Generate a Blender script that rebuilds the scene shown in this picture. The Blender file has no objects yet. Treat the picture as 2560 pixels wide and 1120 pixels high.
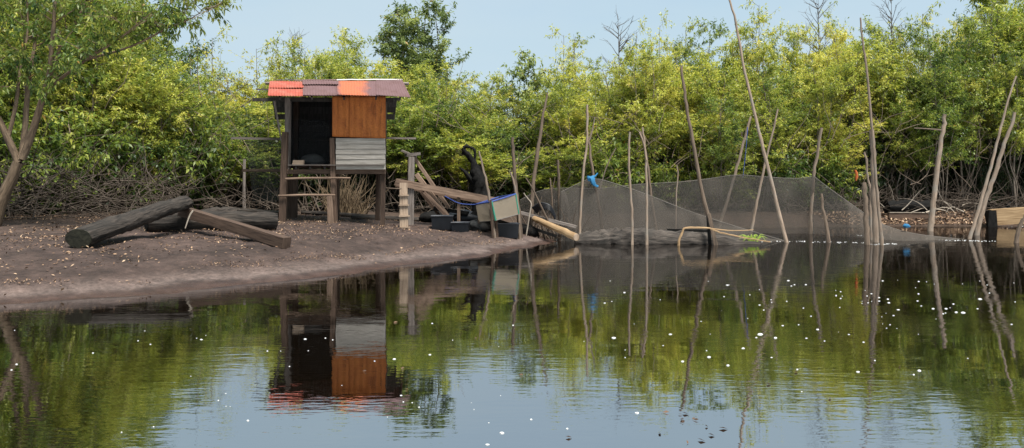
import bpy, math, random
import numpy as np
from mathutils import Vector, Matrix, Quaternion

R = math.radians
sc = bpy.context.scene

# ------------------------------------------------------------------ camera
F, CAM_H, YH = 1862.0, 1.5, 480.0          # focal length (px of a 2560 wide photo), eye height, horizon row
cam_d = bpy.data.cameras.new('camera')
cam = bpy.data.objects.new('camera', cam_d)
sc.collection.objects.link(cam)
cam.location = (0, 0, CAM_H)
cam.rotation_euler = (R(90), 0, 0)
cam_d.sensor_width = 36
cam_d.lens = 36 * F / 2560
cam_d.shift_y = -(560 - YH) / 2560
cam_d.clip_start = 0.1
cam_d.clip_end = 3000
sc.camera = cam

# ------------------------------------------------------------------ sky and sun
SUN_EL, SUN_AZ = 67, 145                    # azimuth clockwise from +Y (away from the viewer)
w = bpy.data.worlds.new('World'); sc.world = w; w.use_nodes = True
nt = w.node_tree; nt.nodes.clear()
def wn(t, **k):
    n = nt.nodes.new(t)
    for a, b in k.items(): setattr(n, a, b)
    return n
sky = wn('ShaderNodeTexSky', sky_type='NISHITA', sun_disc=False, sun_elevation=R(SUN_EL), sun_rotation=R(SUN_AZ),
         air_density=1.0, dust_density=2.0, ozone_density=2.0)
tc = wn('ShaderNodeTexCoord'); mp = wn('ShaderNodeMapping'); mp.inputs['Scale'].default_value = (1.6, 1.6, 5.0)
no = wn('ShaderNodeTexNoise'); no.inputs['Scale'].default_value = 1.7; no.inputs['Detail'].default_value = 5
no.inputs['Roughness'].default_value = 0.5
rmp = wn('ShaderNodeMapRange'); rmp.inputs['From Min'].default_value = 0.3; rmp.inputs['From Max'].default_value = 0.75
rmp.inputs['To Min'].default_value = 0.74; rmp.inputs['To Max'].default_value = 1.0
cloud = wn('ShaderNodeMix', data_type='RGBA'); cloud.inputs['B'].default_value = (2.72, 3.56, 4.05, 1)     # thin pale veil of cloud
bg = wn('ShaderNodeBackground'); bg.inputs['Strength'].default_value = 0.1
out = wn('ShaderNodeOutputWorld')
L = nt.links.new
L(tc.outputs['Generated'], mp.inputs['Vector']); L(mp.outputs[0], no.inputs['Vector'])
L(no.outputs['Fac'], rmp.inputs['Value']); L(rmp.outputs[0], cloud.inputs['Factor'])
no2 = wn('ShaderNodeTexNoise'); no2.inputs['Scale'].default_value = 1.1; no2.inputs['Detail'].default_value = 6
rm2 = wn('ShaderNodeMapRange'); rm2.inputs['From Min'].default_value = 0.45; rm2.inputs['From Max'].default_value = 0.75; rm2.inputs['To Max'].default_value = 0.42
white = wn('ShaderNodeMix', data_type='RGBA'); white.inputs['B'].default_value = (3.35, 3.85, 4.15, 1)
L(mp.outputs[0], no2.inputs['Vector']); L(no2.outputs['Fac'], rm2.inputs['Value']); L(rm2.outputs[0], white.inputs['Factor'])
L(sky.outputs[0], cloud.inputs['A']); L(cloud.outputs['Result'], white.inputs['A']); L(white.outputs['Result'], bg.inputs['Color']); L(bg.outputs[0], out.inputs['Surface'])

sun_d = bpy.data.lights.new('sun', 'SUN'); sun = bpy.data.objects.new('sun', sun_d); sc.collection.objects.link(sun)
sun_d.energy = 4.8; sun_d.angle = R(22); sun_d.color = (1.0, 0.97, 0.91)
az = R(SUN_AZ); el = R(SUN_EL)
sdir = Vector((math.sin(az) * math.cos(el), math.cos(az) * math.cos(el), math.sin(el)))
sun.rotation_euler = sdir.to_track_quat('Z', 'Y').to_euler()
sun.location = (0, -5, 30)

sc.view_settings.view_transform = 'Standard'
sc.view_settings.look = 'None'
sc.view_settings.exposure = 1.0
sc.view_settings.gamma = 1.0
sc.view_settings.use_curve_mapping = False
sc.cycles.max_bounces = 6
sc.cycles.transparent_max_bounces = 12
sc.cycles.use_denoising = True

# ------------------------------------------------------------------ helpers
rng = np.random.default_rng(7)
def P(px, py, d):
    """a point at distance d along the sight line of a photo pixel"""
    return np.array(((px - 1280) / F * d, d, CAM_H - (py - YH) / F * d))

SHORE = np.array([(-400, -60), (-40, -2), (-16, 4.2), (-9.5, 8.4), (-6.74, 9.85), (-5.17, 11.0), (-3.9, 12.5), (-2.27, 15.1), (-1.09, 16.9),
                  (0.1, 19.3), (0.85, 21.2), (1.42, 22.7), (1.1, 23.6), (0.75, 25.0), (1.0, 27.5), (2.2, 29.4), (6.9, 30.6), (14, 31.8),
                  (16.8, 32.6), (22.3, 32.4), (32, 31.5), (60, 30), (400, 10)], float)
def _hash2(ix, iy, s):
    n = np.sin(ix * 127.1 + iy * 311.7 + s * 74.7) * 43758.5453
    return n - np.floor(n)
def vnoise(x, y, s=0):
    x = np.asarray(x, float); y = np.asarray(y, float)
    ix = np.floor(x); iy = np.floor(y); fx = x - ix; fy = y - iy
    fx = fx * fx * (3 - 2 * fx); fy = fy * fy * (3 - 2 * fy)
    a = _hash2(ix, iy, s); b = _hash2(ix + 1, iy, s); c = _hash2(ix, iy + 1, s); d = _hash2(ix + 1, iy + 1, s)
    return (a * (1 - fx) + b * fx) * (1 - fy) + (c * (1 - fx) + d * fx) * fy - 0.5
def shore_dist(x, y):
    x = np.atleast_1d(np.asarray(x, float)); y = np.atleast_1d(np.asarray(y, float))
    best = np.full(x.shape, 1e9)
    for i in range(len(SHORE) - 1):
        a = SHORE[i]; b = SHORE[i + 1]; ab = b - a
        t = np.clip(((x - a[0]) * ab[0] + (y - a[1]) * ab[1]) / (ab @ ab), 0, 1)
        best = np.minimum(best, np.hypot(x - a[0] - t * ab[0], y - a[1] - t * ab[1]))
    # inside the land polygon? (the shore closed far behind the trees)
    poly = np.vstack([SHORE, [(400, 900), (-400, 900)]])
    inside = np.zeros(x.shape, bool); j = len(poly) - 1
    for i in range(len(poly)):
        xi, yi = poly[i]; xj, yj = poly[j]
        if yi != yj:
            c = ((yi > y) != (yj > y)) & (x < (xj - xi) * (y - yi) / (yj - yi) + xi)
            inside ^= c
        j = i
    return np.where(inside, best, -best)
def zg(x, y):
    s = shore_dist(x, y)
    s2 = s + 0.5 * vnoise(np.asarray(x) * 1.1, np.asarray(y) * 1.1, 3) + 0.22 * vnoise(np.asarray(x) * 3.1, np.asarray(y) * 3.1, 4)
    p = np.maximum(s2, 0)
    land = 0.50 * (1 - np.exp(-(p / 2.3) ** 1.3)) + 0.02 * (1 - np.exp(-p / 0.3)) + 0.022 * np.minimum(p, 30)
    bump = (0.07 * vnoise(np.asarray(x) * 0.8, np.asarray(y) * 0.8, 1) + 0.035 * vnoise(np.asarray(x) * 2.7, np.asarray(y) * 2.7, 2)
            + 0.028 * vnoise(np.asarray(x) * 7, np.asarray(y) * 7, 5)) * np.clip(p / 1.0, 0, 1)
    return np.where(s2 > 0, land + bump, np.maximum(-1.5, 0.22 * s2))
def gz(x, y): return float(zg([x], [y])[0])
def G(px, py):
    """where the sight line of a photo pixel meets the ground (or the water)"""
    d = np.linspace(6, 60, 2200)
    z = CAM_H - (py - YH) / F * d
    g = np.maximum(zg((px - 1280) / F * d, d), 0)
    k = np.argmax(z <= g)
    return P(px, py, d[k])

# ------------------------------------------------------------------ materials
def mat(name):
    m = bpy.data.materials.new(name); m.use_nodes = True
    n = m.node_tree; n.nodes.clear()
    return m, n
class NB:
    def __init__(s, n): s.n = n
    def __call__(s, t, ins=None, **k):
        nd = s.n.nodes.new(t)
        for a, b in k.items(): setattr(nd, a, b)
        for a, b in (ins or {}).items():
            if hasattr(b, 'bl_idname') and hasattr(b, 'is_output'): s.n.links.new(b, nd.inputs[a])
            else: nd.inputs[a].default_value = b
        return nd
def rgb(c): return (c[0], c[1], c[2], 1)
def wood(name, dark, light, grain=(26, 1.6), rough=0.85, bump=0.006, blotch=None, vary=0.35):
    m, n = mat(name); N = NB(n)
    uv = N('ShaderNodeUVMap'); oi = N('ShaderNodeObjectInfo')
    off = N('ShaderNodeCombineXYZ', {'X': oi.outputs['Random'], 'Y': oi.outputs['Random']})
    sh = N('ShaderNodeVectorMath', {0: off.outputs[0], 1: (37.0, 53.0, 0)}, operation='MULTIPLY')
    ad = N('ShaderNodeVectorMath', {0: uv.outputs[0], 1: sh.outputs[0]}, operation='ADD')
    mpn = N('ShaderNodeMapping', {'Vector': ad.outputs[0], 'Scale': (grain[0], grain[1], 1)})
    g = N('ShaderNodeTexNoise', {'Vector': mpn.outputs[0], 'Scale': 1.0, 'Detail': 6.0, 'Roughness': 0.65, 'Distortion': 0.4})
    b = N('ShaderNodeTexNoise', {'Vector': ad.outputs[0], 'Scale': 2.3, 'Detail': 4.0})
    cr = N('ShaderNodeValToRGB', {'Fac': g.outputs['Fac']})
    cr.color_ramp.elements[0].position = 0.34; cr.color_ramp.elements[0].color = rgb(dark)
    cr.color_ramp.elements[1].position = 0.68; cr.color_ramp.elements[1].color = rgb(light)
    col = cr.outputs[0]
    if blotch:
        mr = N('ShaderNodeMapRange', {'Value': b.outputs['Fac'], 'From Min': 0.5, 'From Max': 0.68})
        mx = N('ShaderNodeMix', {'Factor': mr.outputs[0], 'A': col, 'B': rgb(blotch)}, data_type='RGBA'); col = mx.outputs['Result']
    val = N('ShaderNodeMapRange', {'Value': oi.outputs['Random'], 'To Min': 1 - vary, 'To Max': 1 + vary})
    hs = N('ShaderNodeHueSaturation', {'Color': col, 'Value': val.outputs[0]})
    bm = N('ShaderNodeBump', {'Height': g.outputs['Fac'], 'Strength': 1.0, 'Distance': bump})
    pb = N('ShaderNodeBsdfPrincipled', {'Base Color': hs.outputs[0], 'Roughness': rough, 'Normal': bm.outputs[0], 'Specular IOR Level': 0.25})
    N('ShaderNodeOutputMaterial', {'Surface': pb.outputs[0]})
    return m
def plain(name, c, rough=0.6, spec=0.3, vary=0.15, scale=6.0):
    m, n = mat(name); N = NB(n)
    t = N('ShaderNodeTexCoord')
    g = N('ShaderNodeTexNoise', {'Vector': t.outputs['Object'], 'Scale': scale, 'Detail': 5.0})
    mr = N('ShaderNodeMapRange', {'Value': g.outputs['Fac'], 'From Min': 0.3, 'From Max': 0.7, 'To Min': 1 - vary, 'To Max': 1 + vary})
    hs = N('ShaderNodeHueSaturation', {'Color': rgb(c), 'Value': mr.outputs[0]})
    pb = N('ShaderNodeBsdfPrincipled', {'Base Color': hs.outputs[0], 'Roughness': rough, 'Specular IOR Level': spec})
    N('ShaderNodeOutputMaterial', {'Surface': pb.outputs[0]})
    return m
def rusty(name, base, patch, lo=0.45, hi=0.6, scale=(1.5, 1.0), dark=(0.05, 0.02, 0.012), streak=0.5, vary=0.0, gate=None):
    """weathered metal: base colour, patches of another colour and dark streaks running down the sheet (uv in metres)"""
    m, n = mat(name); N = NB(n)
    uv = N('ShaderNodeUVMap')
    mpn = N('ShaderNodeMapping', {'Vector': uv.outputs[0], 'Scale': (scale[0], scale[1], 1)})
    a = N('ShaderNodeTexNoise', {'Vector': mpn.outputs[0], 'Scale': 1.3, 'Detail': 7.0, 'Roughness': 0.6})
    fac = a.outputs['Fac']
    if gate:                                   # (u0, u1): the patch lies only between these two metres across the sheet
        sx = N('ShaderNodeSeparateXYZ', {'Vector': uv.outputs[0]})
        up = N('ShaderNodeMapRange', {'Value': sx.outputs[0], 'From Min': gate[0] - 0.12, 'From Max': gate[0] + 0.1})
        dn = N('ShaderNodeMapRange', {'Value': sx.outputs[0], 'From Min': gate[1] - 0.2, 'From Max': gate[1] + 0.2, 'To Min': 1.0, 'To Max': 0.0})
        mu = N('ShaderNodeMath', {0: up.outputs[0], 1: dn.outputs[0]}, operation='MULTIPLY')
        fa = N('ShaderNodeMath', {0: mu.outputs[0], 1: 0.55, 2: -0.3}, operation='MULTIPLY_ADD')
        ff = N('ShaderNodeMath', {0: fac, 1: fa.outputs[0]}, operation='ADD'); fac = ff.outputs[0]
    mr = N('ShaderNodeMapRange', {'Value': fac, 'From Min': lo, 'From Max': hi})
    mx = N('ShaderNodeMix', {'Factor': mr.outputs[0], 'A': rgb(base), 'B': rgb(patch)}, data_type='RGBA')
    mp2 = N('ShaderNodeMapping', {'Vector': uv.outputs[0], 'Scale': (14, 1.8, 1)})
    s = N('ShaderNodeTexNoise', {'Vector': mp2.outputs[0], 'Scale': 1.0, 'Detail': 5.0, 'Roughness': 0.6})
    ms = N('ShaderNodeMapRange', {'Value': s.outputs['Fac'], 'From Min': 0.55, 'From Max': 0.78, 'To Min': 0.0, 'To Max': streak})
    mx2 = N('ShaderNodeMix', {'Factor': ms.outputs[0], 'A': mx.outputs['Result'], 'B': rgb(dark)}, data_type='RGBA')
    f = N('ShaderNodeTexNoise', {'Vector': uv.outputs[0], 'Scale': 22.0, 'Detail': 4.0})
    vf = N('ShaderNodeMapRange', {'Value': f.outputs['Fac'], 'From Min': 0.3, 'From Max': 0.7, 'To Min': 0.8, 'To Max': 1.15})
    hs = N('ShaderNodeHueSaturation', {'Color': mx2.outputs['Result'], 'Value': vf.outputs[0]})
    pb = N('ShaderNodeBsdfPrincipled', {'Base Color': hs.outputs[0], 'Roughness': 0.75, 'Specular IOR Level': 0.25})
    N('ShaderNodeOutputMaterial', {'Surface': pb.outputs[0]})
    return m
def netting(name, c, opacity, fold=0.12, spread=18):
    """woven mesh too fine to see: part of the light passes straight through"""
    m, n = mat(name); N = NB(n)
    t = N('ShaderNodeUVMap')
    mpn = N('ShaderNodeMapping', {'Vector': t.outputs[0], 'Scale': (1.2, 0.5, 1)})
    g = N('ShaderNodeTexNoise', {'Vector': mpn.outputs[0], 'Scale': 1.6, 'Detail': 6.0, 'Roughness': 0.65, 'Distortion': 0.8})
    mr = N('ShaderNodeMapRange', {'Value': g.outputs['Fac'], 'From Min': 0.3, 'From Max': 0.7, 'To Min': opacity - fold, 'To Max': opacity + fold})
    d = N('ShaderNodeBsdfDiffuse', {'Color': rgb(c)}); tl = N('ShaderNodeBsdfTranslucent', {'Color': rgb(c)})
    dm = N('ShaderNodeMixShader', {0: 0.45, 1: d.outputs[0], 2: tl.outputs[0]})
    tr = N('ShaderNodeBsdfTransparent')
    mx = N('ShaderNodeMixShader', {0: mr.outputs[0], 1: tr.outputs[0], 2: dm.outputs[0]})
    N('ShaderNodeOutputMaterial', {'Surface': mx.outputs[0]})
    return m
def leafmat(name, dark, mid, light, odd=(0.33, 0.20, 0.05), trans=0.38):
    m, n = mat(name); N = NB(n)
    at = N('ShaderNodeAttribute', attribute_name='tint'); oi = N('ShaderNodeObjectInfo')
    vr = N('ShaderNodeMapRange', {'Value': oi.outputs['Random'], 'To Min': -0.16, 'To Max': 0.16})
    sm = N('ShaderNodeMath', {0: at.outputs['Fac'], 1: vr.outputs[0]}, operation='ADD')
    mn = N('ShaderNodeMath', {0: sm.outputs[0], 1: 0.92}, operation='MINIMUM')
    gt = N('ShaderNodeMath', {0: at.outputs['Fac'], 1: 1.1}, operation='GREATER_THAN')
    sm2 = N('ShaderNodeMath', {0: mn.outputs[0], 1: gt.outputs[0]}, operation='ADD')
    cr = N('ShaderNodeValToRGB', {'Fac': sm2.outputs[0]})
    e = cr.color_ramp.elements
    e[0].position = 0.08; e[0].color = rgb(dark); e[1].position = 0.9; e[1].color = rgb(light)
    x = e.new(0.48); x.color = rgb(mid); x = e.new(0.985); x.color = rgb(odd)
    pb = N('ShaderNodeBsdfPrincipled', {'Base Color': cr.outputs[0], 'Roughness': 0.45, 'Specular IOR Level': 0.35})
    hs = N('ShaderNodeHueSaturation', {'Color': cr.outputs[0], 'Value': 1.5, 'Saturation': 1.03})
    tl = N('ShaderNodeBsdfTranslucent', {'Color': hs.outputs[0]})
    mx = N('ShaderNodeMixShader', {0: trans, 1: pb.outputs[0], 2: tl.outputs[0]})
    N('ShaderNodeOutputMaterial', {'Surface': mx.outputs[0]})
    return m

M = {}
M['inner'] = wood('shade_toned_inner_wood', (0.008, 0.008, 0.0075), (0.034, 0.031, 0.03), grain=(2.0, 20))  # boards darkened: the shade inside the hut is put into their colour
M['post'] = wood('post_wood', (0.036, 0.022, 0.015), (0.12, 0.078, 0.055))
M['greypost'] = wood('grey_post_wood', (0.07, 0.058, 0.05), (0.19, 0.16, 0.14))
M['siding'] = wood('siding_wood', (0.22, 0.195, 0.165), (0.40, 0.36, 0.315), grain=(2.0, 20), vary=0.14)
M['darkboard'] = wood('dark_board_wood', (0.018, 0.016, 0.014), (0.06, 0.052, 0.045), grain=(2.0, 20))
M['palewood'] = wood('pale_wood', (0.17, 0.12, 0.085), (0.36, 0.27, 0.195), vary=0.12)
M['darkbeam'] = wood('dark_beam_wood', (0.028, 0.017, 0.012), (0.10, 0.064, 0.045), vary=0.05)
M['beam'] = wood('beam_wood', (0.075, 0.048, 0.034), (0.25, 0.17, 0.12), vary=0.2)
M['log'] = wood('charred_log', (0.004, 0.0035, 0.003), (0.072, 0.057, 0.046), grain=(15, 1.7), bump=0.05, blotch=(0.022, 0.019, 0.016), vary=0.2)
M['greylog'] = wood('grey_rough_log', (0.006, 0.005, 0.0045), (0.10, 0.082, 0.068), grain=(14, 2.2), bump=0.06, blotch=(0.04, 0.035, 0.03), vary=0.05)
M['logend'] = wood('mossy_log_end', (0.008, 0.008, 0.0055), (0.036, 0.034, 0.022), grain=(12, 12), vary=0.1)
M['char'] = plain('burnt_wood', (0.007, 0.0065, 0.006), 0.9, 0.12, 0.6, 14)
M['pole'] = wood('pole_bark', (0.085, 0.06, 0.043), (0.26, 0.195, 0.145), grain=(60, 2.5), bump=0.004, blotch=(0.16, 0.135, 0.11), vary=0.28)
M['darkpole'] = wood('dark_pole_bark', (0.05, 0.036, 0.026), (0.16, 0.115, 0.082), grain=(50, 2.5), bump=0.004, vary=0.25)
M['barelog'] = wood('peeled_log', (0.16, 0.095, 0.045), (0.36, 0.245, 0.135), grain=(18, 1.2), vary=0.08)
M['bark'] = wood('tree_bark', (0.06, 0.046, 0.035), (0.21, 0.17, 0.135), grain=(20, 3), bump=0.008, vary=0.25)
M['warmbark'] = wood('warm_bark', (0.065, 0.045, 0.03), (0.22, 0.155, 0.10), grain=(20, 3), bump=0.008, vary=0.05)
M['twig'] = wood('dry_twig', (0.032, 0.023, 0.017), (0.12, 0.092, 0.07), grain=(40, 3), bump=0.002, vary=0.2)  # lowered in tone: thicket shade is put into the brushwood colour
M['paletwig'] = wood('pale_dry_wood', (0.19, 0.155, 0.12), (0.38, 0.325, 0.265), grain=(40, 3), bump=0.002, vary=0.1)
M['roof_red'] = rusty('roof_sheet_red', (0.29, 0.06, 0.038), (0.30, 0.115, 0.08), 0.42, 0.7, (2, 1), streak=0.35)
M['roof_mauve'] = rusty('roof_sheet_mauve', (0.118, 0.066, 0.066), (0.09, 0.045, 0.04), 0.45, 0.7, (1.5, 1), streak=0.25)
M['roof_patch'] = rusty('roof_sheet_rust_patch', (0.118, 0.064, 0.064), (0.34, 0.095, 0.042), 0.36, 0.68, (1.6, 1.2), streak=0.3, gate=(0.06, 0.80))
M['panel'] = rusty('rust_panel', (0.37, 0.118, 0.027), (0.24, 0.068, 0.017), 0.42, 0.68, (2.5, 1.6), dark=(0.04, 0.016, 0.008), streak=0.95)
M['galv'] = rusty('old_zinc', (0.5, 0.47, 0.45), (0.4, 0.25, 0.18), 0.5, 0.7, streak=0.3)
M['net'] = netting('grey_net', (0.115, 0.10, 0.086), 0.68)
M['darknet'] = netting('dark_net', (0.06, 0.064, 0.06), 0.40, 0.08)
M['screen'] = netting('dark_screen', (0.03, 0.032, 0.033), 0.35, 0.08)
M['cagenet'] = netting('cage_net', (0.30, 0.25, 0.19), 0.8, 0.06)
M['bluerope'] = plain('blue_rope', (0.03, 0.055, 0.20), 0.7)
M['greenrope'] = plain('green_rope', (0.02, 0.15, 0.10), 0.7)
M['bluecloth'] = plain('blue_cloth', (0.018, 0.115, 0.23), 0.85)
M['greyrope'] = plain('grey_rope', (0.13, 0.115, 0.10), 0.9)
M['tub'] = plain('black_plastic', (0.005, 0.0058, 0.008), 0.5, 0.3, 0.3)
M['tubrim'] = plain('worn_black_plastic', (0.03, 0.032, 0.038), 0.5, 0.3, 0.3)
M['orange'] = plain('orange_plastic', (0.30, 0.07, 0.015), 0.8)
M['foam'] = plain('foam', (0.5, 0.5, 0.49), 0.6, 0.3, 0.05)
M['leaf_a'] = leafmat('leaf_yellow_green', (0.065, 0.10, 0.018), (0.27, 0.305, 0.042), (0.52, 0.48, 0.095))
M['leaf_b'] = leafmat('leaf_green', (0.035, 0.068, 0.015), (0.155, 0.21, 0.033), (0.40, 0.40, 0.075))
M['leaf_d'] = leafmat('leaf_deep', (0.065, 0.10, 0.03), (0.17, 0.215, 0.06), (0.30, 0.33, 0.09))
M['leaf_painted_shade'] = leafmat('leaf_painted_shade', (0.012, 0.024, 0.007), (0.030, 0.050, 0.014), (0.07, 0.095, 0.024), trans=.25)  # darker leaf copy: shade under the canopy painted into the green
M['leaf_near'] = leafmat('leaf_near', (0.025, 0.055, 0.012), (0.095, 0.15, 0.025), (0.27, 0.285, 0.055))

def litter_mat():
    m, n = mat('dry_leaf'); N = NB(n)
    at = N('ShaderNodeAttribute', attribute_name='tint')
    cr = N('ShaderNodeValToRGB', {'Fac': at.outputs['Fac']})
    e = cr.color_ramp.elements
    e[0].position = 0.0; e[0].color = (0.03, 0.018, 0.012, 1); e[1].position = 1.0; e[1].color = (0.42, 0.30, 0.20, 1)
    x = e.new(0.5); x.color = (0.15, 0.088, 0.054, 1); x = e.new(0.78); x.color = (0.28, 0.18, 0.11, 1)
    pb = N('ShaderNodeBsdfPrincipled', {'Base Color': cr.outputs[0], 'Roughness': 0.75, 'Specular IOR Level': 0.2})
    N('ShaderNodeOutputMaterial', {'Surface': pb.outputs[0]})
    return m
M['litter'] = litter_mat()

def mud_mat():
    m, n = mat('river_mud'); N = NB(n)
    g = N('ShaderNodeNewGeometry'); sx = N('ShaderNodeSeparateXYZ', {'Vector': g.outputs['Position']})
    a = N('ShaderNodeTexNoise', {'Vector': g.outputs['Position'], 'Scale': 0.9, 'Detail': 7.0, 'Roughness': 0.62})
    f = N('ShaderNodeTexNoise', {'Vector': g.outputs['Position'], 'Scale': 13.0, 'Detail': 6.0, 'Roughness': 0.7})
    v = N('ShaderNodeTexVoronoi', {'Vector': g.outputs['Position'], 'Scale': 5.0}, feature='F1')
    cr = N('ShaderNodeValToRGB', {'Fac': a.outputs['Fac']})
    e = cr.color_ramp.elements
    e[0].position = 0.3; e[0].color = (0.023, 0.0142, 0.0108, 1); e[1].position = 0.72; e[1].color = (0.078, 0.051, 0.0415, 1)
    # height bands left by the falling river: wet foot, pale dried rim, ordinary mud
    h = N('ShaderNodeMath', {0: a.outputs['Fac'], 1: 0.10, 2: -0.05}, operation='MULTIPLY_ADD')
    hz = N('ShaderNodeMath', {0: sx.outputs['Z'], 1: h.outputs[0]}, operation='ADD')
    band = N('ShaderNodeValToRGB', {'Fac': hz.outputs[0]})
    b = band.color_ramp.elements
    b[0].position = 0.04; b[0].color = (0, 0, 0, 1); b[1].position = 0.22; b[1].color = (0, 0, 0, 1)
    x = b.new(0.085); x.color = (1, 1, 1, 1); x = b.new(0.13); x.color = (0.75, 0.75, 0.75, 1)
    bf = N('ShaderNodeMath', {0: band.outputs[0], 1: f.outputs['Fac']}, operation='MULTIPLY')
    m1 = N('ShaderNodeMix', {'Factor': bf.outputs[0], 'A': cr.outputs[0], 'B': (0.165, 0.122, 0.105, 1)}, data_type='RGBA')
    wet = N('ShaderNodeMapRange', {'Value': hz.outputs[0], 'From Min': 0.0, 'From Max': 0.065, 'To Min': 1.0, 'To Max': 0.0})
    m2 = N('ShaderNodeMix', {'Factor': wet.outputs[0], 'A': m1.outputs['Result'], 'B': (0.05, 0.024, 0.016, 1)}, data_type='RGBA')
    # leaf mould under the trees
    mould = N('ShaderNodeMapRange', {'Value': sx.outputs['Z'], 'From Min': 0.60, 'From Max': 0.80})
    far = N('ShaderNodeMapRange', {'Value': sx.outputs['Y'], 'From Min': 25.5, 'From Max': 28.0})
    mo = N('ShaderNodeMath', {0: mould.outputs[0], 1: far.outputs[0]}, operation='MAXIMUM')
    m3 = N('ShaderNodeMix', {'Factor': mo.outputs[0], 'A': m2.outputs['Result'], 'B': (0.05, 0.031, 0.021, 1)}, data_type='RGBA')
    vf = N('ShaderNodeMapRange', {'Value': f.outputs['Fac'], 'From Min': 0.25, 'From Max': 0.75, 'To Min': 0.66, 'To Max': 1.3})
    mid = N('ShaderNodeTexNoise', {'Vector': g.outputs['Position'], 'Scale': 3.6, 'Detail': 5.0, 'Roughness': 0.7})
    mf = N('ShaderNodeMapRange', {'Value': mid.outputs['Fac'], 'From Min': 0.32, 'From Max': 0.68, 'To Min': 0.7, 'To Max': 1.25})
    vf = N('ShaderNodeMath', {0: vf.outputs[0], 1: mf.outputs[0]}, operation='MULTIPLY')
    hs = N('ShaderNodeHueSaturation', {'Color': m3.outputs['Result'], 'Value': vf.outputs[0]})
    ro = N('ShaderNodeMapRange', {'Value': hz.outputs[0], 'From Min': 0.0, 'From Max': 0.12, 'To Min': 0.35, 'To Max': 0.9})
    hgt = N('ShaderNodeMath', {0: v.outputs['Distance'], 1: 0.3, 2: f.outputs['Fac']}, operation='MULTIPLY_ADD')
    bm = N('ShaderNodeBump', {'Height': hgt.outputs[0], 'Strength': 1.0, 'Distance': 0.05})
    pb = N('ShaderNodeBsdfPrincipled', {'Base Color': hs.outputs[0], 'Roughness': ro.outputs[0], 'Normal': bm.outputs[0], 'Specular IOR Level': 0.3})
    N('ShaderNodeOutputMaterial', {'Surface': pb.outputs[0]})
    return m
M['mud'] = mud_mat()

def water_mat():
    m, n = mat('dark_river_water'); N = NB(n)
    g = N('ShaderNodeNewGeometry')
    def layer(scale, stretch, amp, detail=2.0, rot=0.0, off=0.0):
        mpn = N('ShaderNodeMapping', {'Vector': g.outputs['Position'], 'Scale': stretch, 'Rotation': (0, 0, rot), 'Location': (off, off * 2, 0)})
        t = N('ShaderNodeTexNoise', {'Vector': mpn.outputs[0], 'Scale': scale, 'Detail': detail, 'Roughness': 0.45})
        return N('ShaderNodeMath', {0: t.outputs['Fac'], 1: amp}, operation='MULTIPLY').outputs[0]
    l1 = layer(1.0, (0.8, 1.8, 1), 0.0026, 1.0, 0.15)
    l2 = layer(4.0, (0.55, 1.7, 1), 0.0012, 2.0, -0.1, 3)
    l3 = layer(11.0, (0.5, 1.6, 1), 0.0010, 2.0, 0.06, 7)
    # breeze patches: where the fine ripples stand and where the surface is glassy
    pm = N('ShaderNodeTexNoise', {'Vector': g.outputs['Position'], 'Scale': 0.55, 'Detail': 2.0})
    pr = N('ShaderNodeMapRange', {'Value': pm.outputs['Fac'], 'From Min': 0.42, 'From Max': 0.62, 'To Min': 0.25, 'To Max': 1.5})
    s1 = N('ShaderNodeMath', {0: l2, 1: l3}, operation='ADD')
    s2 = N('ShaderNodeMath', {0: s1.outputs[0], 1: pr.outputs[0]}, operation='MULTIPLY')
    s3 = N('ShaderNodeMath', {0: s2.outputs[0], 1: l1}, operation='ADD')
    bm = N('ShaderNodeBump', {'Height': s3.outputs[0], 'Strength': 1.0, 'Distance': 1.0})
    fr = N('ShaderNodeFresnel', {'IOR': 1.33, 'Normal': bm.outputs[0]})
    fc = N('ShaderNodeMath', {0: fr.outputs[0], 1: 0.10, 2: 0.53}, operation='MULTIPLY_ADD')
    d = N('ShaderNodeBsdfDiffuse', {'Color': (0.0035, 0.0022, 0.0012, 1)})
    gl = N('ShaderNodeBsdfGlossy', {'Color': (0.97, 0.98, 1, 1), 'Roughness': 0.015, 'Normal': bm.outputs[0]})
    mx = N('ShaderNodeMixShader', {0: fc.outputs[0], 1: d.outputs[0], 2: gl.outputs[0]})
    N('ShaderNodeOutputMaterial', {'Surface': mx.outputs[0]})
    return m
M['water'] = water_mat()

# ------------------------------------------------------------------ mesh building
col = sc.collection
class MB:
    def __init__(s): s.v = []; s.f = []; s.uv = []; s.n = 0; s.mi = []
    def add(s, v, f, uv, mi=0):
        v = np.asarray(v, float); s.v.append(v); s.uv.append(np.asarray(uv, float))
        s.f += [tuple(int(i) + s.n for i in q) for q in f]; s.mi += [mi] * len(f); s.n += len(v)
        return s
    def mesh(s, name, mats, origin, smooth=True):
        v = np.vstack(s.v) - np.asarray(origin, float)
        me = bpy.data.meshes.new(name); me.from_pydata(v.tolist(), [], s.f)
        uv = np.vstack(s.uv); l = me.uv_layers.new(name='UVMap')
        vi = np.empty(len(me.loops), np.int32); me.loops.foreach_get('vertex_index', vi)
        l.data.foreach_set('uv', uv[vi].astype(np.float32).ravel())
        for mm in (mats if isinstance(mats, (list, tuple)) else [mats]): me.materials.append(mm)
        me.polygons.foreach_set('material_index', np.array(s.mi, np.int32))
        if smooth: me.polygons.foreach_set('use_smooth', np.ones(len(me.polygons), bool))
        me.update()
        return me
def link(name, data, parent=None, loc=(0, 0, 0)):
    o = bpy.data.objects.new(name, data); col.objects.link(o); o.location = Vector(loc)
    if parent: o.parent = parent
    return o
def tag(o, label, cat, group=None):
    o['label'] = label; o['category'] = cat
    if group: o['group'] = group
    return o
def thing(name, label, cat, loc, group=None):
    o = link(name, None, None, loc); o.empty_display_size = 0.2
    return tag(o, label, cat, group)
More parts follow.
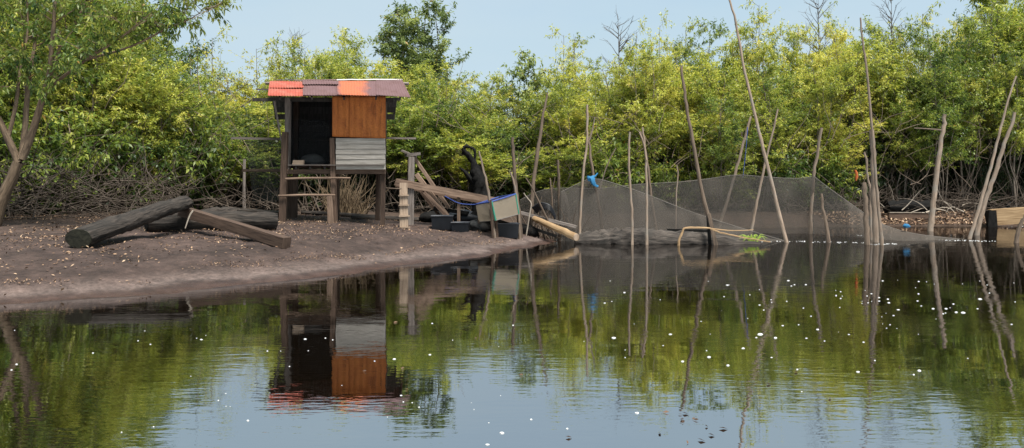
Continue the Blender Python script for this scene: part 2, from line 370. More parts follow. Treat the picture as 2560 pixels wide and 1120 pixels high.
def build(mb, name, m, parent=None, smooth=True, base=None):
    """one mesh object. Under a parent the mesh is stored relative to the parent's origin; alone it sits at its own base"""
    if parent is not None:
        org = np.array(parent.location)
        q = parent.parent
        while q is not None: org = org + np.array(q.location); q = q.parent
        return link(name, mb.mesh(name, m, org, smooth), parent, (0, 0, 0))
    if base is None:
        v = np.vstack(mb.v); k = v[:, 2].argmin(); base = v[k]
    return link(name, mb.mesh(name, m, base, smooth), None, base)

def catmull(pts, k):
    p = np.asarray(pts, float)
    if len(p) < 3 or k <= 1: return p
    q = np.vstack([2 * p[0] - p[1], p, 2 * p[-1] - p[-2]]); o = []
    for i in range(1, len(q) - 2):
        for t in np.linspace(0, 1, k, endpoint=False):
            a, b, c, d = q[i - 1], q[i], q[i + 1], q[i + 2]
            o.append(0.5 * (2 * b + (c - a) * t + (2 * a - 5 * b + 4 * c - d) * t * t + (3 * b - a - 3 * c + d) * t ** 3))
    o.append(p[-1]); return np.array(o)
def tube(mb, pts, rad, sides=8, k=4, rough=0.0, cap=True, mi=0, capmi=None, wob=0.0, seed=0, flat=1.0):
    p = np.asarray(pts, float); r = np.asarray(rad, float)
    if r.ndim == 0: r = np.full(len(p), float(r))
    pr = catmull(np.column_stack([p, r]), k); p = pr[:, :3]; r = np.maximum(pr[:, 3], 0.001)
    n = len(p); g = np.random.default_rng(seed + 11)
    if wob: p = p + g.normal(0, wob, p.shape) * np.linspace(0.3, 1, n)[:, None]
    t = np.gradient(p, axis=0); t /= np.linalg.norm(t, axis=1)[:, None] + 1e-9
    ref = np.array((0, 0, 1.0)) if abs(t[0][2]) < 0.8 else np.array((1.0, 0, 0))
    ang = np.linspace(0, 2 * np.pi, sides + 1); L_ = np.concatenate([[0], np.cumsum(np.linalg.norm(np.diff(p, axis=0), axis=1))])
    V = []; UV = []
    u = np.cross(t[0], ref); u /= np.linalg.norm(u)
    for i in range(n):
        u = u - t[i] * (u @ t[i]); u /= np.linalg.norm(u) + 1e-9; w_ = np.cross(t[i], u)
        rr = r[i] * (1 + (g.normal(0, rough, sides) if rough else np.zeros(sides))); rr = np.append(rr, rr[0])
        V.append(p[i] + (np.cos(ang) * rr)[:, None] * u + (np.sin(ang) * rr * flat)[:, None] * w_)
        UV.append(np.column_stack([ang * r.mean(), np.full(sides + 1, L_[i])]))
    s1 = sides + 1
    f = [(i * s1 + j, i * s1 + j + 1, (i + 1) * s1 + j + 1, (i + 1) * s1 + j) for i in range(n - 1) for j in range(sides)]
    mb.add(np.vstack(V), f, np.vstack(UV), mi)
    if cap:
        for e, rev in ((0, True), (n - 1, False)):
            ring = V[e][:-1]; c = ring.mean(0); vv = np.vstack([ring, c])
            ff = [((j + 1) % sides, j, sides) if rev else (j, (j + 1) % sides, sides) for j in range(sides)]
            uvc = np.column_stack([np.cos(ang[:-1]), np.sin(ang[:-1])]) * r[e]
            mb.add(vv, ff, np.vstack([uvc, [[0, 0]]]), mi if capmi is None else capmi)
    return mb
def box(mb, a, b, w_, h, up=(0, 0, 1), mi=0, taper=1.0, jit=0.0, seed=0):
    """a squared beam from a to b, w_ wide (sideways) and h high"""
    a = np.asarray(a, float); b = np.asarray(b, float); t = b - a; Ln = np.linalg.norm(t); t /= Ln
    up = np.asarray(up, float); s = np.cross(t, up); s /= np.linalg.norm(s); u = np.cross(s, t)
    g = np.random.default_rng(seed + 3)
    c = {}
    for e, q, k in ((0, a, 1.0), (1, b, taper)):
        for i in (-1, 1):
            for j in (-1, 1):
                c[e, i, j] = q + s * i * w_ / 2 * k + u * j * h / 2 * k + (g.normal(0, jit, 3) if jit else 0)
    F_ = [((0, -1, -1), (0, 1, -1), (1, 1, -1), (1, -1, -1)), ((0, -1, 1), (1, -1, 1), (1, 1, 1), (0, 1, 1)),
          ((0, -1, -1), (1, -1, -1), (1, -1, 1), (0, -1, 1)), ((0, 1, -1), (0, 1, 1), (1, 1, 1), (1, 1, -1)),
          ((0, -1, -1), (0, -1, 1), (0, 1, 1), (0, 1, -1)), ((1, -1, -1), (1, 1, -1), (1, 1, 1), (1, -1, 1))]
    for q in F_:
        vv = np.array([c[k] for k in q])
        uv = np.array([((k[1] * w_ + k[2] * h) / 2, k[0] * Ln) for k in q])
        if q[0][0] == q[1][0] == q[2][0] == q[3][0]: uv = np.array([(k[1] * w_ / 2, k[2] * h / 2) for k in q])
        mb.add(vv, [(0, 1, 2, 3)], uv, mi)
    return mb
def sheet(mb, c00, c10, c01, c11, nu, nv, fn=None, thick=0.004, mi=0):
    """a thin solid sheet over four corners (u along c00-c10, v along c00-c01); fn(u, v) offsets along the normal"""
    c00, c10, c01, c11 = [np.asarray(c, float) for c in (c00, c10, c01, c11)]
    u = np.linspace(0, 1, nu + 1); v = np.linspace(0, 1, nv + 1); U, V_ = np.meshgrid(u, v)
    p = (c00 * ((1 - U) * (1 - V_))[..., None] + c10 * (U * (1 - V_))[..., None] + c01 * ((1 - U) * V_)[..., None] + c11 * (U * V_)[..., None])
    nrm = np.cross(c10 - c00, c01 - c00); nrm /= np.linalg.norm(nrm)
    lu = np.linalg.norm(c10 - c00); lv = np.linalg.norm(c01 - c00)
    if fn is not None: p = p + fn(U * lu, V_ * lv)[..., None] * nrm
    uv = np.column_stack([(U * lu).ravel(), (V_ * lv).ravel()])
    top = p.reshape(-1, 3); bot = top - nrm * thick; m_ = nu + 1; N_ = len(top)
    f = []
    for j in range(nv):
        for i in range(nu):
            a = j * m_ + i; f.append((a, a + 1, a + m_ + 1, a + m_)); f.append((N_ + a, N_ + a + m_, N_ + a + m_ + 1, N_ + a + 1))
    for i in range(nu):
        f.append((i, N_ + i, N_ + i + 1, i + 1)); a = nv * m_ + i; f.append((a, a + 1, N_ + a + 1, N_ + a))
    for j in range(nv):
        a = j * m_; f.append((a, a + m_, N_ + a + m_, N_ + a)); a = j * m_ + nu; f.append((a, N_ + a, N_ + a + m_, a + m_))
    mb.add(np.vstack([top, bot]), f, np.vstack([uv, uv]), mi)
    return mb
def surf(mb, top, bot, nv, fn=None, mi=0):
    """a single-layer cloth between two polylines of equal length"""
    top = np.asarray(top); bot = np.asarray(bot); n = len(top); v = np.linspace(0, 1, nv + 1)
    p = top[None] * (1 - v)[:, None, None] + bot[None] * v[:, None, None]
    s = np.concatenate([[0], np.cumsum(np.linalg.norm(np.diff(top, axis=0), axis=1))])
    S, V_ = np.meshgrid(s, v)
    if fn is not None: p = p + fn(S, V_)
    f = [(j * n + i, j * n + i + 1, (j + 1) * n + i + 1, (j + 1) * n + i) for j in range(nv) for i in range(n - 1)]
    mb.add(p.reshape(-1, 3), f, np.column_stack([S.ravel(), V_.ravel() * 2]), mi)
    return mb
def quads_mesh(name, verts, material, tint=None, k=4):
    """many separate small faces of k corners as one mesh, verts (N, k, 3)"""
    N_ = len(verts); me = bpy.data.meshes.new(name)
    me.vertices.add(N_ * k); me.vertices.foreach_set('co', verts.astype(np.float32).ravel())
    me.loops.add(N_ * k); me.loops.foreach_set('vertex_index', np.arange(N_ * k, dtype=np.int32))
    me.polygons.add(N_); me.polygons.foreach_set('loop_start', np.arange(0, N_ * k, k, dtype=np.int32))
    me.polygons.foreach_set('loop_total', np.full(N_, k, np.int32))
    if tint is not None:
        a = me.attributes.new('tint', 'FLOAT', 'POINT'); a.data.foreach_set('value', np.repeat(tint, k).astype(np.float32))
    me.materials.append(material); me.update(calc_edges=True); me.validate()
    return me
def unit(v): return v / (np.linalg.norm(v, axis=-1, keepdims=True) + 1e-9)

# ------------------------------------------------------------------ ground and water
def axis(parts):
    o = [np.arange(a, b, s) for a, b, s in parts]; return np.concatenate(o)
gx = axis([(-900, -120, 60), (-120, -40, 8), (-40, -16, 1.2), (-16, 4, 0.085), (4, 30, 0.35), (30, 60, 3), (60, 120, 10), (120, 901, 60)])
gy = axis([(-900, -60, 60), (-60, -4, 4), (-4, 8, 0.5), (8, 26, 0.085), (26, 40, 0.35), (40, 70, 2), (70, 150, 10), (150, 1500, 90)])
XX, YY = np.meshgrid(gx, gy); ZZ = zg(XX.ravel(), YY.ravel()).reshape(XX.shape)
nx, ny = len(gx), len(gy)
idx = np.arange(nx * ny).reshape(ny, nx)
quad = np.stack([idx[:-1, :-1], idx[:-1, 1:], idx[1:, 1:], idx[1:, :-1]], -1).reshape(-1, 4)
me = bpy.data.meshes.new('ground')
me.vertices.add(nx * ny); me.vertices.foreach_set('co', np.stack([XX, YY, ZZ], -1).astype(np.float32).ravel())
me.loops.add(quad.size); me.loops.foreach_set('vertex_index', quad.astype(np.int32).ravel())
me.polygons.add(len(quad)); me.polygons.foreach_set('loop_start', np.arange(0, quad.size, 4, dtype=np.int32))
me.polygons.foreach_set('loop_total', np.full(len(quad), 4, np.int32))
me.polygons.foreach_set('use_smooth', np.ones(len(quad), bool))
me.materials.append(M['mud']); me.update(calc_edges=True)
o = link('ground', me); o['kind'] = 'structure'
mb = MB(); mb.add([(-900, -900, 0), (900, -900, 0), (900, 900, 0), (-900, 900, 0)], [(0, 1, 2, 3)], [(0, 0), (1, 0), (1, 1), (0, 1)])
o = link('water', mb.mesh('water', M['water'], (0, 0, 0), False)); o['kind'] = 'structure'

# ------------------------------------------------------------------ the hut
DH = 21.0
def H(px, py, dd=0.0): return P(px, py, DH + dd)
base = H(835, 566); base[2] = gz(base[0], base[1])
hut = thing('stilt_hut', 'small wooden hut on stilts with rusty sheet roof and orange front panel', 'hut', base)
def part(name, m, fn, parent=hut, smooth=False, label=None):
    q = MB(); fn(q); o = build(q, name, m, parent, smooth)
    if label: o['label'] = label
    return o
def down(px, dd):
    """foot of a post of the hut: sunk a little into the ground under that point"""
    p = H(px, 500, dd); p[2] = gz(p[0], p[1]) - 0.12; return p
PW = 1 / F * DH                                  # metres per photo pixel at the hut
# posts
for i, (xt, yt, xb, dd, wd, m) in enumerate(((713, 330, 707, 0.0, 0.19, 'post'), (720, 244, 719, 0.14, 0.15, 'greypost'), (832, 345, 837, 0.0, 0.16, 'post'),
                                             (961, 250, 956, 0.12, 0.14, 'post'), (742, 250, 737, 2.0, 0.17, 'post'), (950, 250, 944, 2.0, 0.15, 'post'), (846, 250, 843, 2.1, 0.13, 'post'))):
    ft = down(xb, dd) if not (xb == 719) else H(719, 436, dd)
    part('post', M[m], lambda q: box(q, ft, H(xt, yt, dd), wd * .85, wd * .85, (0, 1, 0), jit=0.008, seed=i))
part('brace_post', M['beam'], lambda q: box(q, down(828, -0.2), H(824, 487, -0.15), 0.16, 0.06, (0, 1, 0), jit=0.006))
part('brace_post', M['post'], lambda q: box(q, down(726, 2.2), H(727, 440, 2.2), 0.2, 0.08, (0, 1, 0), jit=0.006))
# floor: beams, joists and boards
part('floor_beam', M['post'], lambda q: box(q, H(716, 429, 0.02), H(964, 429, 0.02), 0.09, 0.13))
part('floor_beam', M['darkboard'], lambda q: box(q, H(722, 430, 2.0), H(955, 430, 2.0), 0.09, 0.13))
for x in (740, 775, 812, 860, 905, 945):
    part('joist', M['darkboard'], lambda q: box(q, H(x, 419.5, -0.05), H(x - 3, 421.5, 2.15), 0.06, 0.07))
for k in range(11):
    dd = -0.06 + k * 0.2
    z = H(0, 413, 0)[2]
    a = H(722, 0, dd); b = H(962, 0, dd); a[2] = b[2] = z
    part('floorboard', M['greypost'], lambda q: box(q, a, b, 0.19, 0.025, jit=0.002, seed=k))
# front: clapboards, rust panel
for k in range(6):
    y0 = 345.5 + k * 12.9; y1 = y0 + 13.6
    l0 = H(839.5 + (k % 2) * 0.5, y1, -0.105); r0 = H(963 + (k % 3) * 0.5, y1 + (-0.4 if k % 2 else 0.5), -0.105)
    l1 = H(839.5 + (k % 2) * 0.5, y0, -0.085); r1 = H(963 + (k % 3) * 0.5, y0 + 0.3, -0.085)
    part('clapboard', M['siding'], lambda q: sheet(q, l0, r0, l1, r1, 8, 1, lambda u, v: 0.006 * np.sin(u * 1.7 + k), 0.022))
for (x0, x1, yb0, yb1) in ((830.5, 873.5, 341.5, 343), (872.5, 964, 343, 346)):
    part('rust_panel', M['panel'], lambda q: sheet(q, H(x0, yb0, -0.135 if x0 > 860 else -0.13), H(x1, yb1, -0.135 if x0 > 860 else -0.13), H(x0, 240, -0.13), H(x1, 240, -0.13), 40, 16,
         lambda u, v: 0.006 * np.sin(u * 2 * np.pi / 0.17) + 0.012 * vnoise(u * 3, v * 3, 9) - 0.02 * np.maximum(0, 0.12 - v), 0.004), smooth=True)
# sides and back
for k in range(11):
    y0 = 420 - k * 15.2
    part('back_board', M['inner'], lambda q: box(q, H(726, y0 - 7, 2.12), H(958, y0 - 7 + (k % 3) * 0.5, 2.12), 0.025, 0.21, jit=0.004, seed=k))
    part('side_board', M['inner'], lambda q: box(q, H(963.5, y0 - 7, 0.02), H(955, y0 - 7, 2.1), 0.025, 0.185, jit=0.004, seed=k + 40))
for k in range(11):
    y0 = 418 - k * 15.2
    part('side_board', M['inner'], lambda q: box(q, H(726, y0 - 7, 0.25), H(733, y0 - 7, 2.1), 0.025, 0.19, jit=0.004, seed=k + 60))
# hanging eave boards left and right
for (xa, xb, nm) in ((684, 714, 'l'), (966, 991, 'r')):
    for k, (yt, yb) in enumerate(((252, 268), (268, 281), (285, 299))):
        part('eave_board', M['darkboard'], lambda q: box(q, H(xa + k * (1.5 if nm == 'l' else 0), (yt + yb) / 2, 0.8), H(xb - k * (0 if nm == 'l' else 2), (yt + yb) / 2, 0.8), 0.02, (yb - yt) * PW * 1.04, jit=0.003, seed=k))
    part('eave_batten', M['darkboard'], lambda q: box(q, H(xa + 1 if nm == 'l' else xb - 1, 250, 0.83), H(xa + 6 if nm == 'l' else xb - 7, 298, 0.83), 0.05, 0.03, (0, 1, 0)))
# rafters, wall plate, rails
part('wall_plate', M['darkboard'], lambda q: box(q, H(632, 249, 0.15), H(985, 252, 0.15), 0.07, 0.09))
part('wall_plate', M['darkboard'], lambda q: box(q, H(672, 246, 2.0), H(1000, 248, 2.0), 0.07, 0.09))
part('ridge_pole', M['greypost'], lambda q: tube(q, [H(664, 208, 1.3), H(1022, 209, 1.3)], 0.045, 7, 1))
part('roof_rail', M['greypost'], lambda q: box(q, H(640, 223, 1.9), H(690, 224, 1.9), 0.04, 0.04))
part('mid_rail', M['greypost'], lambda q: box(q, H(578, 345, 2.3), H(730, 348, 2.3), 0.05, 0.07, jit=0.004))
part('mid_rail', M['darkboard'], lambda q: box(q, H(725, 349, 1.95), H(832, 349, 1.95), 0.05, 0.06))
part('mid_rail', M['greypost'], lambda q: box(q, H(960, 345, 2.3), H(1040, 346, 2.3), 0.05, 0.06, jit=0.004))
part('prop_stick', M['greypost'], lambda q: tube(q, [H(686, 252, 0.1), H(694, 300, 0.1), H(707, 372, 0.0)], [0.03, 0.028, 0.02], 6, 3))
part('prop_stick', M['darkboard'], lambda q: tube(q, [H(683, 250, 0.5), H(692, 296, 0.5)], 0.035, 6, 1))
for (x0, x1, y) in ((714, 876, 446), (696, 838, 488.5)):
    part('cross_stick', M['beam'], lambda q: tube(q, [H(x0, y + 1, -0.16), H((x0 + x1) / 2, y - 1, -0.17), H(x1, y - 0.5, -0.16)], [0.03, 0.034, 0.028], 7, 3, 0.05))
for x in (700, 780, 860, 940, 1000):
    part('rafter', M['darkboard'], lambda q: box(q, P(x, 241, 20.5) - (0, 0, 0.06), P(x, 206, 22.3) - (0, 0, 0.06), 0.05, 0.07))
    part('rafter', M['darkboard'], lambda q: box(q, P(x, 238, 24.2) - (0, 0, 0.06), P(x, 206, 22.34) - (0, 0, 0.06), 0.05, 0.07))
# roof sheets
def corr(amp=0.005, per=0.076, ph=0.0, sag=0.02):
    return lambda u, v: amp * np.sin(u * 2 * np.pi / per + ph) + sag * vnoise(u * 1.3 + ph, v * 1.5, 5)
EV, RD = 20.25, 22.3
def roofpart(m, x0, x1, e0, e1, r0, r1, lift, n, label=None, de=0.0, dr=0.0, rx0=None, rx1=None, amp=0.006):
    z = np.array((0, 0, lift))
    part('roof_sheet', M[m], lambda q: sheet(q, P(x0, e0, EV + de) + z, P(x1, e1, EV + de) + z, P(rx0 or x0, r0, RD + dr) + z, P(rx1 or x1, r1, RD + dr) + z, n, 6, corr(amp, 0.076, lift * 90)), smooth=True, label=label)
roofpart('roof_red', 669, 760, 238.5, 239.5, 204, 204, 0.000, 110, 'bright red rusty roof sheet', rx0=674)
roofpart('roof_mauve', 757, 866, 239.5, 241, 204, 203.5, 0.028, 130, 'mauve faded roof sheet', amp=0.0035)
roofpart('roof_patch', 842, 948, 240.5, 244.5, 204.5, 204.5, 0.05, 110, 'mauve roof sheet with a big orange rust patch', amp=0.0035)
roofpart('roof_mauve', 940, 1027, 244, 250.5, 204.5, 204.5, 0.075, 120, None, rx1=1005, amp=0.0035)
roofpart('roof_red', 672, 759, 221, 221.5, 205, 205, 0.030, 110, None, de=0.95, dr=-0.05, rx0=675)
roofpart('roof_mauve', 756, 846, 216, 216, 206, 206, 0.06, 100, None, de=1.25, dr=-0.05, amp=0.006)
for (x0, x1) in ((675, 790), (785, 900), (895, 1003)):
    part('roof_sheet', M['roof_mauve'], lambda q: sheet(q, P(x1, 204, RD + 0.04), P(x0, 204, RD + 0.04), P(x1 + 4, 242, 24.4), P(x0 - 4, 242, 24.4), 120, 5, corr()), smooth=True)
for (x0, x1, y, m) in ((690, 736, 202, 'darkboard'), (735, 842, 202.5, 'roof_mauve'), (838, 1006, 201.5, 'galv')):
    part('ridge_cap', M[m], lambda q: sheet(q, P(x0, y + 2.2, RD - 0.08) + (0, 0, .05), P(x1, y + 2.2, RD - 0.08) + (0, 0, .05), P(x0, y, RD + 0.12) + (0, 0, .05), P(x1, y, RD + 0.12) + (0, 0, .05), 40, 2, lambda u, v: 0.015 * vnoise(u * 4, v, 3), 0.006), smooth=True)
# insect screen over the open half
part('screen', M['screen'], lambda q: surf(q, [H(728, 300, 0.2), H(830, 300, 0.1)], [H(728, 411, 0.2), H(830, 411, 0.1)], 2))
# things lying inside the hut
zfl = H(0, 413, 0)[2] + 0.013
a = H(733, 0, 0.03); b = H(760, 0, 0.02); a[2] = b[2] = zfl + 0.065
tag(build(box(MB(), a, b, 0.14, 0.13, jit=0.006), 'wooden_block', M['palewood'], smooth=False), 'pale wooden block lying on the floor of the hut opening', 'block')
def lump(mb, c, r, seed=0, n=14, m_=9, rough=0.12):
    c = np.asarray(c, float); V = []; UV = []
    for i in range(m_ + 1):
        th = np.pi * i / m_
        for j in range(n + 1):
            ph = 2 * np.pi * j / n; jj = j % n
            k = 1 + rough * 2 * float(vnoise(jj * 0.7 + seed * 5.3, i * 0.8 + seed, seed))
            if i in (0, m_): k = 1
            V.append(c + np.array((np.sin(th) * np.cos(ph) * r[0], np.sin(th) * np.sin(ph) * r[1], np.cos(th) * r[2])) * k); UV.append((j / n, i / m_))
    f = [(i * (n + 1) + j, (i + 1) * (n + 1) + j, (i + 1) * (n + 1) + j + 1, i * (n + 1) + j + 1) for i in range(m_) for j in range(n)]
    mb.add(V, f, UV); return mb
c = H(782, 0, 1.1); c[2] = zfl + 0.17
tag(build(lump(MB(), c, (0.36, 0.26, 0.19), 2), 'sack', plain('dull_sack', (0.12, 0.12, 0.115), 0.9)), 'dull grey sack slumped on the floor inside the hut', 'sack')

# ------------------------------------------------------------------ fence left of the hut
b0 = G(611, 531); dF = b0[1]
fence = thing('rail_fence', 'low post and rail fence with dark netting left of the hut', 'fence', (b0[0], b0[1], gz(b0[0], b0[1])))
part('post', M['greypost'], lambda q: tube(q, [b0 - (0, 0, .15), P(610, 470, dF), P(611, 398, dF)], [0.07, 0.06, 0.055], 7, 3, 0.05), fence)
part('rail', M['post'], lambda q: box(q, P(606, 426, dF - .05), P(708, 426, 22.2), 0.05, 0.10, jit=.004), fence)
part('netting', M['darknet'], lambda q: surf(q, catmull([P(612, 352, dF + .06), P(650, 350, dF - .6), P(704, 349, 22.6)], 8), catmull([P(630, 505, dF), P(665, 508, dF - .6), P(702, 500, 22.6)], 8), 6,
     lambda s, v: np.stack([0 * s, 0.12 * np.sin(s * 5 + v * 2), 0 * s], -1)), fence, True)

# ------------------------------------------------------------------ plank ladder, ruined frame and ramp right of the hut
g = G(1010, 571); dL = g[1]
lad = thing('plank_ladder', 'pale plank with nailed cleats standing upright beside the hut as a ladder', 'ladder', g)
part('plank', M['palewood'], lambda q: box(q, P(1010.5, 574, dL), P(1008.5, 457, dL + .12), 0.225, 0.045, (0, 1, 0), jit=0.004), lad)
for (x, y, w2) in ((1009, 488.5, 26), (1010, 513, 26), (1011, 540, 27), (1012, 569, 27)):
    t = (574 - y) / 117 * 0.12
    part('cleat', M['palewood'], lambda q: box(q, P(x - w2 / 2, y, dL + t - .05), P(x + w2 / 2, y - .5, dL + t - .05), 0.05, 0.04, jit=.003), lad)
g = G(1027, 561); dR = g[1]
fr = thing('ruined_frame', 'leaning grey post with cap board and diagonal braces beside the plank ladder', 'frame', g)
part('post', M['greypost'], lambda q: box(q, g - (0, 0, .15), P(1029, 392, dR), 0.17, 0.15, (0, 1, 0), jit=.006), fr)
part('post', M['post'], lambda q: box(q, P(1022, 559, dR + .3), P(1024, 400, dR + .3), 0.13, 0.12, (0, 1, 0), jit=.006), fr)
part('cap', M['greypost'], lambda q: box(q, P(1014, 388, dR), P(1048, 384, dR + .2), 0.2, 0.09, jit=.006), fr)
part('cap', M['greypost'], lambda q: box(q, P(1005, 376, dR + .5), P(1040, 392, dR + .3), 0.1, 0.05, jit=.006), fr)
for (x0, y0, x1, y1, w2, d2, m) in ((1036, 396, 1122, 520, .10, .25, 'beam'), (1040, 435, 1130, 556, .13, .05, 'beam'), (1043, 468, 1098, 538, .09, .45, 'post'), (1060, 480, 1128, 552, .1, -.1, 'post')):
    part('brace', M[m], lambda q: box(q, P(x0, y0, dR + d2), P(x1, y1, dR + d2 + .1), w2, 0.05, (0, 1, 0), jit=.005), fr)
ramp = thing('plank_ramp', 'long sloping weathered plank running from the ladder down to the net cage', 'plank', P(1120, 520, dR))
part('plank', M['beam'], lambda q: box(q, P(988, 454, dR - .15), P(1246, 503, dR + .1), 0.08, 0.20, jit=.006), ramp)
part('plank', M['post'], lambda q: box(q, P(990, 461, dR + .05), P(1228, 508, dR + .3), 0.06, 0.14, jit=.006), ramp)
gp = P(1147, 530, dR + .1); gp[2] = gz(gp[0], gp[1]) - .1
part('support', M['beam'], lambda q: box(q, gp, P(1147, 492, dR + .1), .09, .06, (0, 1, 0)), ramp)
part('support', M['beam'], lambda q: box(q, np.array((P(1222, 500, dR + .2)[0], dR + .2, gz(P(1222, 500, dR + .2)[0], dR + .2) - .1)), P(1222, 502, dR + .2), .08, .06, (0, 1, 0)), ramp)
tag(build(tube(MB(), [H(962, 470, .5), H(985, 471.5, .3), H(1003, 472, -.1)], 0.02, 6, 3), 'thin_stick', M['pole']), 'thin pale stick reaching from the hut post to the plank ladder', 'stick')

# burnt stump
g = G(1196, 522); dS = min(g[1], 24.5); S = lambda x, y, q=0.0: P(x, y, dS + q)
st = thing('burnt_stump', 'charred black stump with a looped broken top beyond the ramp', 'stump', S(1196, 500) * (1, 1, 0) + (0, 0, gz(*S(1196, 500)[:2])))
def stump(q):
    tube(q, [S(1204, 540), S(1202, 500), S(1195, 460), S(1190, 432), S(1184, 408), S(1172, 390), S(1161, 378), S(1158, 369)], [.30, .27, .24, .19, .10, .085, .08, .05], 13, 4, .22)
part('trunk', M['char'], stump, st, True)
part('loop', M['char'], lambda q: tube(q, [S(1159, 370), S(1166, 366), S(1180, 370), S(1187, 378), S(1187, 394), S(1183, 408), S(1186, 425)], [.06, .06, .045, .045, .04, .05, .07], 8, 3, .1), st, True)
part('spike', M['char'], lambda q: tube(q, [S(1147, 418, -.05), S(1162, 430, -.05), S(1180, 452, -.05), S(1192, 480)], [.012, .06, .11, .12], 8, 3, .1), st, True)
part('spike', M['char'], lambda q: tube(q, [S(1206, 402, .05), S(1205, 430, .05), S(1210, 470, .05), S(1212, 520)], [.012, .09, .15, .16], 8, 3, .1), st, True)

# net cage
cage = thing('net_cage', 'tilted tan net cage with blue rope rim and green corner cord', 'cage', P(1240, 560, 20.9))
A, B, C_ = P(1229, 504, 20.75), P(1289, 485, 21.2), P(1189, 511, 21.7); D_ = B + (C_ - A)
A2, B2, C2 = P(1239, 551, 20.75), P(1297, 535, 21.2), P(1197, 555, 21.7); D2 = B2 + (C2 - A2)
bag = lambda s, v: np.stack([0 * s, 0.02 * np.sin(s * 4), 0.01 * np.sin(s * 7 + v * 4)], -1)
for (p, q_, p2, q2) in ((A, B, A2, B2), (C_, A, C2, A2), (C_, D_, C2, D2), (B, D_, B2, D2), (A2, B2, C2, D2)):
    part('net_panel', M['cagenet'], lambda q: surf(q, np.linspace(p, q_, 9), np.linspace(p2, q2, 9), 5, bag), cage, True)
part('rim', M['bluerope'], lambda q: tube(q, [A, B, D_, C_, A], .022, 6, 1), cage)
part('rim', M['greyrope'], lambda q: tube(q, [A2, B2, D2, C2, A2], .014, 6, 1), cage)
part('corner_cord', M['greenrope'], lambda q: tube(q, [A, A2], .03, 6, 1), cage)
part('corner_cord', M['greenrope'], lambda q: tube(q, [B, B2], .022, 6, 1), cage)
part('rope', M['bluerope'], lambda q: tube(q, [C_, P(1172, 511, 21.6), P(1145, 507, 21.4), P(1112, 490, 21.2)], .014, 5, 4), cage)
part('support_post', M['post'], lambda q: box(q, np.array((P(1233, 540, 20.72)[0], 20.7, gz(P(1233, 540, 20.72)[0], 20.7) - .1)), P(1226, 500, 20.68), .06, .06, (0, 1, 0)), cage)
part('support_post', M['post'], lambda q: box(q, np.array((P(1245, 540, 21)[0], 21.0, gz(P(1245, 540, 21)[0], 21.0) - .1)), P(1240, 545, 21), .06, .06, (0, 1, 0)), cage)
part('support_post', M['post'], lambda q: box(q, np.array((P(1200, 540, 21.7)[0], 21.7, gz(P(1200, 540, 21.7)[0], 21.7) - .1)), P(1197, 550, 21.7), .06, .06, (0, 1, 0)), cage)

# black tubs
def tub(cx, cy, w_, dp, h, label, rot=0.0):
    z = gz(cx, cy) - .02
    t = thing('plastic_tub', label, 'tub', (cx, cy, z), 'black tubs by the net cage'); t.rotation_euler.z = rot
    q = MB(); r = lambda s, zz, k: [np.array((sx * w_ / 2 * s, sy * dp / 2 * s, zz)) for sx, sy in ((-1, -1), (1, -1), (1, 1), (-1, 1))]
    o_b, o_t, i_t, i_b = r(.9, 0, 0), r(1, h, 0), r(.93, h, 0), r(.84, .03, 0)
    V = o_b + o_t + i_t + i_b
    f = [(3, 2, 1, 0)]
    for a_, b_ in ((0, 4), (4, 8), (8, 12)): f += [(a_ + j, a_ + (j + 1) % 4, b_ + (j + 1) % 4, b_ + j) for j in range(4)]
    f.append((12, 13, 14, 15)); q.add(V, f, [(v[0], v[2]) for v in V])
    link('body', q.mesh('body', M['tub'], (0, 0, 0), False), t)
    q = MB(); k = 1.02
    cs = [np.array((sx * w_ / 2 * k, sy * dp / 2 * k, h)) for sx, sy in ((-1, -1), (1, -1), (1, 1), (-1, 1), (-1, -1))]
    tube(q, cs, .018, 6, 1); link('rim', q.mesh('rim', M['tubrim'], (0, 0, 0)), t)
p = P(1106, 560, 21.6); tub(p[0], p[1], .62, .5, .40, 'open black plastic tub on the mud next to the ruined frame', .05)
p = P(1152, 560, 21.3); tub(p[0], p[1], .5, .45, .31, 'smaller black plastic tub between its neighbour and the net cage', -.04)
p = P(1268, 570, 21.5); tub(p[0], p[1], .64, .5, .42, 'black plastic tub standing underneath the net cage', .1)
tag(build(lump(MB(), np.array((P(1160, 540, 22.8)[0], 22.8, gz(P(1160, 540, 22.8)[0], 22.8) + .16)), (.7, .35, .33), 5, rough=.35), 'tarpaulin_heap', M['tub']), 'crumpled black tarpaulin heap behind the small tub', 'tarpaulin')
tag(build(lump(MB(), np.array((P(1196, 560, 21.9)[0], 21.9, gz(P(1196, 560, 21.9)[0], 21.9) + .1)), (.32, .25, .2), 8, rough=.3), 'rag_heap', plain('grey_rags', (.035, .035, .034), .9, .2, .6, 12)), 'grey rag heap under the left end of the net cage', 'rags')

for k, (x, y, dq, sz, lb) in enumerate(((1322, 578, 23.0, (.30, .25, .2), 'black root lump under the weathered plank at the mud tip'), (1215, 560, 22.4, (.4, .3, .28), 'dark heap of debris behind the net cage'), (1090, 552, 23.2, (.5, .3, .22), 'dark heap of debris behind the largest tub'))):
    p = P(x, y, dq); p[2] = max(gz(p[0], p[1]), 0) + sz[2] * .6
    tag(build(lump(MB(), p, sz, 11 + k, rough=.4), 'debris_heap', M['char']), lb, 'debris')
for k, (x0, y0, x1, y1, dq, lb) in enumerate(((1180, 530, 1290, 566, 21.9, 'blackened plank slanting down behind the net cage legs'), (1085, 520, 1170, 533, 22.6, 'blackened plank lying across the debris behind the tubs'), (1300, 560, 1392, 590, 23.0, 'blackened plank beneath the pale yellow log'))):
    tag(build(box(MB(), P(x0, y0, dq), P(x1, y1, dq - .2), .12, .09, jit=.01, seed=k), 'charred_plank', M['char'], smooth=False), lb, 'plank')
